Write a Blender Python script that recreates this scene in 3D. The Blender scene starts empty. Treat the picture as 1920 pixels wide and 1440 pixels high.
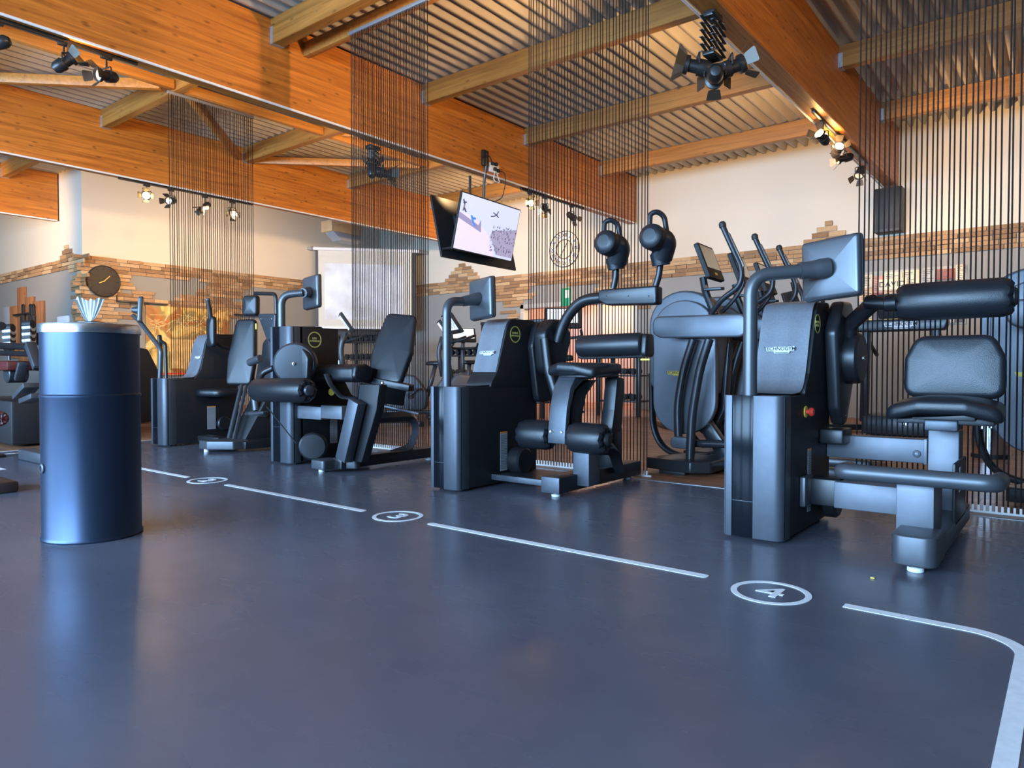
import bpy, bmesh, math, random
from mathutils import Vector, Matrix
random.seed(7)
PI = math.pi
SC = bpy.context.scene
COL = SC.collection

# ------------------------------------------------------------------ camera, world, lights, exposure
HCAM, FPX, CXP, CYP, HOR = .85, 1331.0, 960.0, 720.0, 690.0
pitch = -math.atan((CYP - HOR) / FPX); yaw = math.radians(38.4)
cam_d = bpy.data.cameras.new('camera'); cam = bpy.data.objects.new('camera', cam_d); COL.objects.link(cam)
cam.location = (0, 0, HCAM); cam.rotation_euler = (PI/2 + pitch, 0, yaw)
cam_d.sensor_fit = 'HORIZONTAL'; cam_d.sensor_width = 36.0; cam_d.lens = 36.0 * FPX / 1920.0
cam_d.clip_start = .05; cam_d.clip_end = 100
SC.camera = cam
SC.view_settings.view_transform = 'Standard'; SC.view_settings.look = 'None'
SC.view_settings.gamma = 1; SC.view_settings.use_curve_mapping = False
SC.view_settings.exposure = 0.75
wd = bpy.data.worlds.new('world'); SC.world = wd; wd.use_nodes = True
wd.node_tree.nodes['Background'].inputs[0].default_value = (.55, .75, 1, 1)
wd.node_tree.nodes['Background'].inputs[1].default_value = 1.0

def area(name, loc, rot, sx, sy, power, col, spread=180):
    l = bpy.data.lights.new(name, 'AREA'); l.shape = 'RECTANGLE'; l.size = sx; l.size_y = sy
    l.energy = power; l.color = col; l.spread = math.radians(spread)
    o = bpy.data.objects.new(name, l); COL.objects.link(o); o.location = loc; o.rotation_euler = rot
    return o
# daylight coming in through the glazed front behind the camera (facing +Y)
WIN = [(-11.4, 3.2), (-7.6, 3.2), (-3.8, 3.2), (0.0, 3.2)]
for wx, ww in WIN:
    area("window_daylight", (wx, -6.93, 2.45), (PI/2, 0, 0), ww-.1, 2.7, 520, (.37, .64, 1.0), 140)

LAMPGAIN = 1.3
def spotlight(loc, target, power, col=(1, .62, .28), angle=70, blend=.6, r=.05):
    l = bpy.data.lights.new('spot_and_fill', 'SPOT'); l.energy = power; l.color = col
    l.spot_size = math.radians(angle); l.spot_blend = blend; l.shadow_soft_size = r
    o = bpy.data.objects.new('spot_and_fill', l); COL.objects.link(o); o.location = loc
    d = Vector(target) - Vector(loc); o.rotation_euler = d.to_track_quat('-Z', 'Y').to_euler()
    return o

# ------------------------------------------------------------------ pixel -> point on a known plane (measuring helper)
_F = Vector((-math.sin(yaw)*math.cos(pitch), math.cos(yaw)*math.cos(pitch), math.sin(pitch)))
_R = Vector((math.cos(yaw), math.sin(yaw), 0)); _U = _R.cross(_F); _C = Vector((0, 0, HCAM))
def _ray(x, y): return _F + _R*((x-CXP)/FPX) - _U*((y-CYP)/FPX)
def PX(x, y, X): d = _ray(x, y); return _C + d*(X/d.x)
def PY(x, y, Y): d = _ray(x, y); return _C + d*(Y/d.y)
def PZ(x, y, Z=0): d = _ray(x, y); return _C + d*((Z-HCAM)/d.z)

# ------------------------------------------------------------------ materials
MATS = {}
def mat(name, col, rough=.5, metal=0, noise=0, nscale=8, bump=0, bscale=60, emit=None, estr=1, coat=0, spec=.5, aniso=None):
    if name in MATS: return MATS[name]
    m = bpy.data.materials.new(name); m.use_nodes = True; nt = m.node_tree; b = nt.nodes['Principled BSDF']
    b.inputs['Base Color'].default_value = (*col, 1); b.inputs['Roughness'].default_value = rough
    b.inputs['Metallic'].default_value = metal; b.inputs['Coat Weight'].default_value = coat
    b.inputs['Specular IOR Level'].default_value = spec
    if noise or bump:
        tc = nt.nodes.new('ShaderNodeTexCoord')
    if noise:
        n = nt.nodes.new('ShaderNodeTexNoise'); n.inputs['Scale'].default_value = nscale; n.inputs['Detail'].default_value = 4
        if aniso:
            mp = nt.nodes.new('ShaderNodeMapping'); mp.inputs['Scale'].default_value = aniso
            nt.links.new(tc.outputs['Object'], mp.inputs[0]); nt.links.new(mp.outputs[0], n.inputs['Vector'])
        else: nt.links.new(tc.outputs['Object'], n.inputs['Vector'])
        r = nt.nodes.new('ShaderNodeValToRGB')
        r.color_ramp.elements[0].color = (*[c*(1-noise) for c in col], 1); r.color_ramp.elements[0].position = .3
        r.color_ramp.elements[1].color = (*[min(1, c*(1+noise)) for c in col], 1); r.color_ramp.elements[1].position = .7
        nt.links.new(n.outputs[0], r.inputs[0]); nt.links.new(r.outputs[0], b.inputs['Base Color'])
    if bump:
        n2 = nt.nodes.new('ShaderNodeTexNoise'); n2.inputs['Scale'].default_value = bscale; n2.inputs['Detail'].default_value = 3
        bp = nt.nodes.new('ShaderNodeBump'); bp.inputs['Strength'].default_value = bump; bp.inputs['Distance'].default_value = .004
        nt.links.new(tc.outputs['Object'], n2.inputs['Vector'])
        nt.links.new(n2.outputs[0], bp.inputs['Height']); nt.links.new(bp.outputs[0], b.inputs['Normal'])
    if emit:
        b.inputs['Emission Color'].default_value = (*emit, 1); b.inputs['Emission Strength'].default_value = estr
    MATS[name] = m; return m

def wood_mat(name, c1, c2, axis='y', sc=1.0, rough=.45, lam=0):
    m = bpy.data.materials.new(name); m.use_nodes = True; nt = m.node_tree; b = nt.nodes['Principled BSDF']
    tc = nt.nodes.new('ShaderNodeTexCoord'); mp = nt.nodes.new('ShaderNodeMapping')
    s = {'x': (.35, 9, 9), 'y': (9, .35, 9), 'z': (9, 9, .35)}[axis]
    mp.inputs['Scale'].default_value = [v*sc for v in s]
    nt.links.new(tc.outputs['Object'], mp.inputs[0])
    n = nt.nodes.new('ShaderNodeTexNoise'); n.inputs['Scale'].default_value = 1.6; n.inputs['Detail'].default_value = 6; n.inputs['Roughness'].default_value = .65
    n.inputs['Distortion'].default_value = .6
    nt.links.new(mp.outputs[0], n.inputs['Vector'])
    r = nt.nodes.new('ShaderNodeValToRGB'); r.color_ramp.elements[0].color = (*c1, 1); r.color_ramp.elements[0].position = .32
    r.color_ramp.elements[1].color = (*c2, 1); r.color_ramp.elements[1].position = .68
    nt.links.new(n.outputs[0], r.inputs[0])
    # knots
    mp2 = nt.nodes.new('ShaderNodeMapping'); s2 = {'x': (3.4, 9, 9), 'y': (9, 3.4, 9), 'z': (9, 9, 3.4)}[axis]
    mp2.inputs['Scale'].default_value = s2; nt.links.new(tc.outputs['Object'], mp2.inputs[0])
    v = nt.nodes.new('ShaderNodeTexVoronoi'); v.inputs['Scale'].default_value = 1.3; nt.links.new(mp2.outputs[0], v.inputs['Vector'])
    lt = nt.nodes.new('ShaderNodeMapRange'); lt.inputs['From Min'].default_value = .06; lt.inputs['From Max'].default_value = .20
    lt.inputs['To Min'].default_value = .50; lt.inputs['To Max'].default_value = 1
    nt.links.new(v.outputs['Distance'], lt.inputs['Value'])
    mx = nt.nodes.new('ShaderNodeMix'); mx.data_type = 'RGBA'; mx.blend_type = 'MULTIPLY'; mx.inputs['Factor'].default_value = 1
    nt.links.new(r.outputs[0], mx.inputs['A']); nt.links.new(lt.outputs[0], mx.inputs['B'])
    nt.links.new(mx.outputs['Result'], b.inputs['Base Color'])
    b.inputs['Roughness'].default_value = rough
    return m
M = {}
M['beam'] = wood_mat('glulam_wood', (.30, .085, .008), (.60, .215, .030), 'y', 1.7)
M['purlin'] = wood_mat('purlin_wood', (.19, .08, .012), (.35, .155, .03), 'x', 1.6)
M['brace'] = wood_mat('brace_wood', (.30, .12, .02), (.48, .21, .045), 'y', 1.6)
M['plank'] = wood_mat('rustic_board', (.20, .075, .025), (.42, .18, .07), 'z', 1.2, .6)
M['black'] = mat('satin_black', (.012, .012, .014), .38, 0, .1, 6)
M['side'] = mat('matt_black_shell', (.0085, .0085, .010), .55)
M['gloss'] = mat('gloss_black_glass', (.006, .007, .010), .14, 0, spec=.12)
M['gun'] = mat('gunmetal_paint', (.085, .09, .10), .42, .5, .06, 12)
M['steel'] = mat('brushed_alu', (.085, .092, .108), .45, .5, .06, 30)
M['pole'] = mat('dark_grey_tube', (.09, .093, .10), .38, .5)
M['slope'] = mat('graphite_panel', (.18, .19, .212), .48, .35, .08, 90, .15, 200)
M['leather'] = mat('black_upholstery', (.012, .013, .016), .36, 0, .08, 10, .25, 300)
M['rubber'] = mat('black_rubber', (.012, .012, .012), .6)
M['chrome'] = mat('chrome', (.75, .75, .77), .15, 1)
M['white'] = mat('white_print', (.8, .8, .8), .5)
M['yellow'] = mat('yellow_print', (.75, .58, .08), .5)
M['yprint'] = mat('olive_ring_print', (.55, .48, .12), .5)
M['darktext'] = mat('dark_print', (.02, .02, .03), .5)
M['orange'] = mat('orange_label', (.85, .25, .04), .5)
M['red'] = mat('red_plastic', (.75, .05, .03), .35)
M['label'] = mat('grey_label', (.32, .33, .35), .5)
M['cord'] = mat('black_cord', (.010, .009, .009), .7)
M['railgrey'] = mat('grey_rail', (.22, .22, .23), .45, .4)
M['whiteplastic'] = mat('white_plastic', (.75, .75, .74), .45)
M['galv'] = mat('galvanised_steel', (.42, .44, .44), .45, .7, .15, 20)
M['linepaint'] = mat('white_line_paint', (.86, .86, .87), .45, 0, .06, 30)
M['housing'] = mat('lamp_housing', (.018, .016, .015), .35)
M['glow'] = mat('warm_bulb', (1, .8, .5), .4, emit=(1, .62, .22), estr=60)
M['glass_off'] = mat('lamp_glass', (.7, .65, .55), .1, .6, emit=(1, .75, .45), estr=.6)  # lens of an unlit lamp, with a faint warm glow put into it
M['tissue'] = mat('wipe_paper', (.8, .84, .86), .8, 0, .05, 40)
M['can'] = mat('blue_black_lacquer', (.045, .064, .105), .38, .75)
M['maroon'] = mat('maroon_upholstery', (.10, .018, .016), .4)
M['frame_dark'] = mat('dark_frame', (.03, .03, .033), .5, .2)

# ------------------------------------------------------------------ mesh helpers
def merge(dst, src):
    me = bpy.data.meshes.new('tmp'); src.to_mesh(me); src.free(); dst.from_mesh(me); bpy.data.meshes.remove(me)
def _bev(b, r, seg=2, ang=.5):
    if r <= 0: return
    es = [e for e in b.edges if len(e.link_faces) == 2 and e.calc_face_angle(0) > ang]
    bmesh.ops.bevel(b, geom=es, offset=r, segments=seg, profile=.5, affect='EDGES', clamp_overlap=True)
def box(bm, x0, x1, y0, y1, z0, z1, bev=.004, seg=2, m=None):
    b = bmesh.new(); bmesh.ops.create_cube(b, size=1)
    for v in b.verts: v.co = Vector((x0+(v.co.x+.5)*(x1-x0), y0+(v.co.y+.5)*(y1-y0), z0+(v.co.z+.5)*(z1-z0)))
    _bev(b, min(bev, .45*min(abs(x1-x0), abs(y1-y0), abs(z1-z0))), seg)
    if m: b.transform(m)
    bmesh.ops.recalc_face_normals(b, faces=b.faces); merge(bm, b)
def beam_between(bm, p0, p1, w, h, bev=.003, up=Vector((0, 0, 1))):
    p0, p1 = Vector(p0), Vector(p1); d = p1-p0; L = d.length; zax = d.normalized()
    x = zax.cross(up); x = x.normalized() if x.length > 1e-4 else Vector((1, 0, 0)); y = x.cross(zax)
    m = Matrix.Translation(p0) @ Matrix((x, y, zax)).transposed().to_4x4()
    box(bm, -w/2, w/2, -h/2, h/2, 0, L, bev, 2, m)
def rpoly(pts, r, seg=5):
    """round the corners of a 2D polygon; r a number or a list"""
    out = []; n = len(pts)
    for i in range(n):
        p = Vector(pts[i][:2]); a = Vector(pts[i-1][:2]); c = Vector(pts[(i+1) % n][:2])
        ri = r[i] if isinstance(r, (list, tuple)) else r
        if ri <= 0: out.append((p.x, p.y)); continue
        u = (a-p); w = (c-p); lu, lw = u.length, w.length; u.normalize(); w.normalize()
        ang = u.angle(w); t = min(ri/max(math.tan(ang/2), .05), lu*.48, lw*.48)
        s, e = p+u*t, p+w*t
        for k in range(seg+1):
            q = k/seg; out.append(tuple((s*(1-q)**2 + p*2*q*(1-q) + e*q*q)))
    return out
AX = {'x': Matrix(((0, 0, 1, 0), (1, 0, 0, 0), (0, 1, 0, 0), (0, 0, 0, 1))),      # poly (y,z) extruded along x
      'y': Matrix(((1, 0, 0, 0), (0, 0, 1, 0), (0, 1, 0, 0), (0, 0, 0, 1))),      # poly (x,z) extruded along y
      'z': Matrix.Identity(4)}
def prism(bm, poly, ax, a0, a1, bev=.004, seg=2, m=None):
    b = bmesh.new()
    lo = [b.verts.new((p[0], p[1], a0)) for p in poly]; hi = [b.verts.new((p[0], p[1], a1)) for p in poly]
    n = len(poly)
    b.faces.new(lo[::-1]); b.faces.new(hi)
    for i in range(n): b.faces.new((lo[i], lo[(i+1) % n], hi[(i+1) % n], hi[i]))
    bmesh.ops.recalc_face_normals(b, faces=b.faces)
    if bev: _bev(b, bev, seg, .7)
    b.transform(AX[ax] if m is None else m)
    bmesh.ops.recalc_face_normals(b, faces=b.faces); merge(bm, b)
def smooth_path(pts, r, seg=6):
    pts = [Vector(p) for p in pts]; out = [pts[0]]
    for i in range(1, len(pts)-1):
        p, a, c = pts[i], pts[i-1], pts[i+1]
        t = min(r, (a-p).length*.49, (c-p).length*.49)
        s, e = p+(a-p).normalized()*t, p+(c-p).normalized()*t
        for k in range(seg+1):
            q = k/seg; out.append(s*(1-q)**2 + p*2*q*(1-q) + e*q*q)
    out.append(pts[-1]); return out
def tube(bm, pts, r, bend=.08, sides=12, seg=6, flat=1.0, r1=None, caps=True):
    P = smooth_path(pts, bend, seg) if bend > 0 and len(pts) > 2 else [Vector(p) for p in pts]
    n = len(P); rings = []; prev = None
    for i, p in enumerate(P):
        t = (P[min(i+1, n-1)]-P[max(i-1, 0)]).normalized()
        if prev is None:
            u = t.cross(Vector((0, 0, 1)));
            if u.length < .05: u = t.cross(Vector((0, 1, 0)))
            u.normalize()
        else:
            u = (prev - t*prev.dot(t)).normalized()
        prev = u; w = t.cross(u); rr = r if r1 is None else r+(r1-r)*i/(n-1)
        rings.append([bm.verts.new(p+u*math.cos(2*PI*k/sides)*rr+w*math.sin(2*PI*k/sides)*rr*flat) for k in range(sides)])
    for i in range(n-1):
        for k in range(sides):
            bm.faces.new((rings[i][k], rings[i][(k+1) % sides], rings[i+1][(k+1) % sides], rings[i+1][k]))
    if caps: bm.faces.new(rings[0][::-1]); bm.faces.new(rings[-1])
def lathe(bm, prof, p0, axis, sides=24, squash=None):
    """profile [(radius, distance along axis)] about axis through p0"""
    a = Vector(axis).normalized(); u = a.cross(Vector((0, 0, 1)))
    if u.length < .05: u = Vector((1, 0, 0))
    u.normalize(); w = a.cross(u); rings = []
    for r, h in prof:
        c = Vector(p0)+a*h
        if r < 1e-5: rings.append([bm.verts.new(c)])
        else: rings.append([bm.verts.new(c+u*math.cos(2*PI*k/sides)*r+w*math.sin(2*PI*k/sides)*r) for k in range(sides)])
    for i in range(len(rings)-1):
        A, B = rings[i], rings[i+1]
        for k in range(sides):
            k2 = (k+1) % sides
            if len(A) == 1 and len(B) == 1: continue
            if len(A) == 1: bm.faces.new((A[0], B[k], B[k2]))
            elif len(B) == 1: bm.faces.new((A[k], B[0], A[k2]))
            else: bm.faces.new((A[k], A[k2], B[k2], B[k]))
    if len(rings[0]) > 1: bm.faces.new(rings[0])
    if len(rings[-1]) > 1: bm.faces.new(rings[-1])
def cyl(bm, p0, p1, r, sides=20, bev=.004, r1=None):
    p0, p1 = Vector(p0), Vector(p1); L = (p1-p0).length; r1 = r if r1 is None else r1; b = min(bev, L*.4, r*.5)
    lathe(bm, [(0, 0), (r-b, 0), (r, b), (r1, L-b), (r1-b, L), (0, L)], p0, p1-p0, sides)
def roller(bm, p0, p1, r, sides=28, knob=True, pucker=True):
    """upholstered foam roller with gathered ends"""
    p0, p1 = Vector(p0), Vector(p1); L = (p1-p0).length; a = (p1-p0).normalized()
    prof = [(0, .0), (r*.45, .004), (r*.72, .0), (r*.9, r*.12), (r, r*.4), (r*1.015, L*.5), (r, L-r*.4), (r*.9, L-r*.12), (r*.72, L), (r*.45, L-.004), (0, L)]
    n0 = len(bm.verts); lathe(bm, prof, p0, a, sides)
    if pucker:
        bm.verts.ensure_lookup_table()
        u = a.cross(Vector((0, 0, 1))).normalized(); w = a.cross(u)
        for v in bm.verts[n0:]:
            d = v.co-p0; t = d.dot(a); rad = d-a*t
            e = min(t, L-t)
            if rad.length > 1e-4 and e < r*.35:
                ang = math.atan2(rad.dot(w), rad.dot(u)); v.co += a*(.006*math.cos(ang*9))*(1 if t < L/2 else -1) - rad*.03*(.5+.5*math.cos(ang*9))
    return a, u if pucker else None
def pad(bm, outline, th, r, m, crown=.01, seg=4, both=False):
    """puffy cushion: 2D outline (x,y), thickness along local z 0..th, edge radius r"""
    b = bmesh.new(); n = len(outline); P = [Vector((p[0], p[1])) for p in outline]
    area_ = sum(P[i].x*P[(i+1) % n].y-P[(i+1) % n].x*P[i].y for i in range(n))
    if area_ < 0: P = P[::-1]
    N = []
    for i in range(n):
        t = (P[(i+1) % n]-P[i-1]).normalized(); N.append(Vector((t.y, -t.x)))
    c = sum(P, Vector((0, 0)))/n; rings = []
    def ring(ins, z): rings.append([b.verts.new((P[i].x-N[i].x*ins, P[i].y-N[i].y*ins, z)) for i in range(n)])
    if both:
        for k in range(seg): a = PI/2*(1-k/seg); ring(r*(1-math.cos(a)), r*(1-math.sin(a)))
    else: ring(0.002, 0)
    ring(0, r if both else 0.002)
    for k in range(seg+1): a = PI/2*k/seg; ring(r*(1-math.cos(a)), th-r+r*math.sin(a))
    last = rings[-1]
    for f, h in ((.75, .55), (.45, .85), (.2, 1)):
        rings.append([b.verts.new((c.x+(v.co.x-c.x)*f, c.y+(v.co.y-c.y)*f, th+crown*h)) for v in last])
    for i in range(len(rings)-1):
        for k in range(n):
            b.faces.new((rings[i][k], rings[i][(k+1) % n], rings[i+1][(k+1) % n], rings[i+1][k]))
    b.faces.new(rings[0][::-1]); b.faces.new(rings[-1])
    b.transform(m); bmesh.ops.recalc_face_normals(b, faces=b.faces); merge(bm, b)
def frame(o, x, y):
    """matrix with local x, y directions at origin o (z = x cross y)"""
    x = Vector(x).normalized(); y = Vector(y); y = (y-x*y.dot(x)).normalized(); z = x.cross(y)
    return Matrix.Translation(Vector(o)) @ Matrix((x, y, z)).transposed().to_4x4()
def rect(w, h, r=.0, seg=5, cx=0, cy=0):
    return rpoly([(cx-w/2, cy-h/2), (cx+w/2, cy-h/2), (cx+w/2, cy+h/2), (cx-w/2, cy+h/2)], r, seg)

# ------------------------------------------------------------------ objects
ORG = {}
def NB(): return bmesh.new()
def obj(name, bm, m, parent=None, ang=.6, kind=None, label=None):
    o0 = ORG.get(parent.name, Vector()) if parent else Vector()
    if o0.length: bmesh.ops.translate(bm, verts=bm.verts, vec=-o0)
    for e in bm.edges: e.smooth = len(e.link_faces) == 2 and e.calc_face_angle(0) < ang
    for f in bm.faces: f.smooth = True
    me = bpy.data.meshes.new(name); bm.to_mesh(me); bm.free()
    for mm in (m if isinstance(m, (list, tuple)) else [m]): me.materials.append(mm)
    o = bpy.data.objects.new(name, me); COL.objects.link(o)
    if parent: o.parent = parent; ORG[o.name] = o0
    if kind: o['kind'] = kind
    if label: o['label'] = label
    return o
def tag(o, label, cat, group=None):
    o['label'] = label; o['category'] = cat
    if group: o['group'] = group
    return o
def thing(name, label, cat, loc, group=None):
    o = bpy.data.objects.new(name, None); COL.objects.link(o); o.location = loc; o.empty_display_size = .1
    ORG[o.name] = Vector(loc); return tag(o, label, cat, group)
def dup(root, delta, label, group=None, rotz=0):
    r = root.copy(); COL.objects.link(r); r.location = root.location+Vector(delta); r.rotation_euler.z += rotz; r['label'] = label
    if group: r['group'] = group
    for ch in list(root.children):
        c = ch.copy(); COL.objects.link(c); c.parent = r
        for g in list(ch.children):
            d = g.copy(); COL.objects.link(d); d.parent = c
    return r
def Bx(name, m, parent, *a, **k):
    kk = {q: k.pop(q) for q in ('kind', 'label') if q in k}
    b = NB(); box(b, *a, **k); return obj(name, b, m, parent, **kk)
def Tb(name, m, parent, pts, r, bend=.08, **k):
    b = NB(); tube(b, pts, r, bend, **k); return obj(name, b, m, parent)
def Cy(name, m, parent, p0, p1, r, **k):
    b = NB(); cyl(b, p0, p1, r, **k); return obj(name, b, m, parent)
def Pr(name, m, parent, poly, ax, a0, a1, bev=.004, seg=2, **k):
    b = NB(); prism(b, poly, ax, a0, a1, bev, seg); return obj(name, b, m, parent, **k)
def text_bm(s, size, mtx, depth=.001, spacing=1.0, shear=0, xscale=1.0):
    c = bpy.data.curves.new('txt', 'FONT'); c.body = s; c.size = size; c.extrude = depth; c.align_x = 'CENTER'; c.align_y = 'CENTER'
    c.space_character = spacing; c.shear = shear; c.offset = size*.012
    o = bpy.data.objects.new('txt', c); COL.objects.link(o)
    dg = bpy.context.evaluated_depsgraph_get(); me = bpy.data.meshes.new_from_object(o.evaluated_get(dg))
    b = bmesh.new(); b.from_mesh(me); bpy.data.objects.remove(o); bpy.data.curves.remove(c); bpy.data.meshes.remove(me)
    b.transform(mtx @ Matrix.Diagonal((xscale, 1, 1, 1))); return b
def plate_logo(parent, o, x, y, w, plate_m, text_m, word='TECHNOGYM'):
    """maker's plate: long notched badge with lettering; o centre, x/y directions"""
    h = w*.26; f = frame(o, x, y)
    pts = [(-.5, .5), (.5, .5), (.5, -.15), (.30, -.15), (.27, -.5), (-.27, -.5), (-.30, -.15), (-.5, -.15)]
    pts = [(-.50, .42), (.42, .42), (.46, .5), (.5, .42), (.5, -.12), (.36, -.20), (.32, -.5), (-.16, -.5), (-.20, -.22), (-.44, -.22), (-.46, .0)]
    b = NB(); prism(b, [(p[0]*w, p[1]*h) for p in pts], 'z', 0, .002, 0, m=f); pl = obj('logo_plate', b, plate_m, parent)
    b = text_bm(word, w*.175, f @ Matrix.Translation((0, h*.12, .0022)), .0006, .98); obj('logo_lettering', b, text_m, pl)
    b = NB(); box(b, -w*.15, w*.30, -h*.40, -h*.34, .002, .003, 0, m=f); obj('logo_underline', b, text_m, pl)
    return pl
def ring_bm(R, r, z0, z1, n=48, m=None, sy=1):
    b = NB()
    vs = []
    for k in range(n):
        c, s = math.cos(2*PI*k/n), math.sin(2*PI*k/n)
        vs.append([b.verts.new((c*R, s*R*sy, z0)), b.verts.new((c*R, s*R*sy, z1)), b.verts.new((c*r, s*r*sy, z1)), b.verts.new((c*r, s*r*sy, z0))])
    for k in range(n):
        A, B = vs[k], vs[(k+1) % n]
        for j in range(4): b.faces.new((A[j], B[j], B[(j+1) % 4], A[(j+1) % 4]))
    bmesh.ops.recalc_face_normals(b, faces=b.faces)
    if m: b.transform(m)
    return b
def badge(parent, o, x, y, R, lines):
    f = frame(o, x, y); rg = obj('badge_ring', ring_bm(R, R*.87, 0, .0015, m=f), M['yprint'], parent)
    for i, s in enumerate(lines):
        b = text_bm(s, R*(.36 if len(s) < 7 else .27), f @ Matrix.Translation((0, R*(.16-.34*i), 0)), .0012, 1.05); obj('badge_lettering', b, M['yprint'], rg)
M['gun2'] = mat('blue_grey_frame_paint', (.135, .142, .162), .46, .35, .06, 14)
M['gunblack'] = mat('anthracite_cover', (.03, .031, .035), .32, .3)
M['drumgrey'] = mat('charcoal_plastic', (.045, .048, .055), .36, .2)
M['whiteplate'] = mat('light_badge', (.62, .64, .68), .4)
M['chrome_soft'] = mat('lid_steel', (.55, .55, .56), .25, .95)
M['clockblack'] = mat('clock_dark', (.022, .017, .016), .5)
M['gold'] = mat('brass_hand', (.8, .55, .2), .3, 1)
M['speaker'] = mat('speaker_brown_black', (.02, .015, .012), .5)
#@@SETTING
# ================================================================== SETTING
def nodemat(name): 
    m = bpy.data.materials.new(name); m.use_nodes = True; return m, m.node_tree, m.node_tree.nodes['Principled BSDF']
# dark vinyl floor
m, nt, b = nodemat('dark_vinyl'); tc = nt.nodes.new('ShaderNodeTexCoord')
n = nt.nodes.new('ShaderNodeTexNoise'); n.inputs['Scale'].default_value = .9; n.inputs['Detail'].default_value = 7; n.inputs['Roughness'].default_value = .6
r = nt.nodes.new('ShaderNodeValToRGB'); r.color_ramp.elements[0].color = (.080, .084, .114, 1); r.color_ramp.elements[0].position = .3
r.color_ramp.elements[1].color = (.135, .130, .156, 1); r.color_ramp.elements[1].position = .72
nt.links.new(tc.outputs['Object'], n.inputs['Vector']); nt.links.new(n.outputs[0], r.inputs[0]); nt.links.new(r.outputs[0], b.inputs['Base Color'])
n2 = nt.nodes.new('ShaderNodeTexNoise'); n2.inputs['Scale'].default_value = 1.1; n2.inputs['Detail'].default_value = 3
mp = nt.nodes.new('ShaderNodeMapping'); mp.inputs['Scale'].default_value = (1, 3, 1); mp.inputs['Rotation'].default_value = (0, 0, .5)
nt.links.new(tc.outputs['Object'], mp.inputs[0]); nt.links.new(mp.outputs[0], n2.inputs['Vector'])
mr = nt.nodes.new('ShaderNodeMapRange'); mr.inputs['To Min'].default_value = .20; mr.inputs['To Max'].default_value = .34
nt.links.new(n2.outputs[0], mr.inputs['Value']); nt.links.new(mr.outputs[0], b.inputs['Roughness'])
M['vinyl'] = m
# laminate floor (planks too narrow at this distance to pick apart)
m, nt, b = nodemat('oak_laminate'); tc = nt.nodes.new('ShaderNodeTexCoord')
br = nt.nodes.new('ShaderNodeTexBrick'); br.inputs['Color1'].default_value = (.42, .20, .10, 1); br.inputs['Color2'].default_value = (.25, .12, .06, 1)
br.inputs['Mortar'].default_value = (.06, .03, .02, 1); br.inputs['Mortar Size'].default_value = .006; br.inputs['Brick Width'].default_value = 1.25; br.inputs['Row Height'].default_value = .19
br.inputs['Scale'].default_value = 1; br.offset = .37
nt.links.new(tc.outputs['Object'], br.inputs['Vector'])
mp = nt.nodes.new('ShaderNodeMapping'); mp.inputs['Scale'].default_value = (.8, 9, 1); nt.links.new(tc.outputs['Object'], mp.inputs[0])
n = nt.nodes.new('ShaderNodeTexNoise'); n.inputs['Scale'].default_value = 2.5; n.inputs['Detail'].default_value = 6; nt.links.new(mp.outputs[0], n.inputs['Vector'])
mr = nt.nodes.new('ShaderNodeMapRange'); mr.inputs['From Min'].default_value = .3; mr.inputs['From Max'].default_value = .7; mr.inputs['To Min'].default_value = .55; mr.inputs['To Max'].default_value = 1.35
nt.links.new(n.outputs[0], mr.inputs['Value'])
mx = nt.nodes.new('ShaderNodeMix'); mx.data_type = 'RGBA'; mx.blend_type = 'MULTIPLY'; mx.inputs['Factor'].default_value = 1
nt.links.new(br.outputs['Color'], mx.inputs['A']); nt.links.new(mr.outputs[0], mx.inputs['B']); nt.links.new(mx.outputs['Result'], b.inputs['Base Color'])
b.inputs['Roughness'].default_value = .38
M['laminate'] = m
# painted walls: cream above the stone band, grey below
m, nt, b = nodemat('painted_wall'); tc = nt.nodes.new('ShaderNodeTexCoord'); sp = nt.nodes.new('ShaderNodeSeparateXYZ')
nt.links.new(tc.outputs['Object'], sp.inputs[0]); g = nt.nodes.new('ShaderNodeMath'); g.operation = 'GREATER_THAN'; g.inputs[1].default_value = 2.95
nt.links.new(sp.outputs['Z'], g.inputs[0]); mx = nt.nodes.new('ShaderNodeMix'); mx.data_type = 'RGBA'
mx.inputs['A'].default_value = (.26, .25, .225, 1); mx.inputs['B'].default_value = (.64, .575, .46, 1)
nt.links.new(g.outputs[0], mx.inputs['Factor']); nt.links.new(mx.outputs['Result'], b.inputs['Base Color']); b.inputs['Roughness'].default_value = .7
M['wall'] = m
M['stone'] = [mat('stone_slip_tan', (.38, .22, .10), .8, 0, .25, 14, .4, 40, aniso=(2, 2, 9)), mat('stone_slip_brown', (.26, .145, .065), .8, 0, .25, 14, .4, 40, aniso=(2, 2, 9)),
              mat('stone_slip_light', (.50, .33, .17), .8, 0, .2, 14, .4, 40, aniso=(2, 2, 9))]
M['sheet'] = mat('trapezoid_sheet', (.40, .35, .29), .5, .1, .05, 3)
M['mullion'] = mat('window_frame_grey', (.25, .26, .27), .5)
gm, nt, b = nodemat('window_glass'); b.inputs['Transmission Weight'].default_value = 1; b.inputs['Roughness'].default_value = .02; b.inputs['Base Color'].default_value = (.9, .95, 1, 1); M['glass'] = gm

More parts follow.
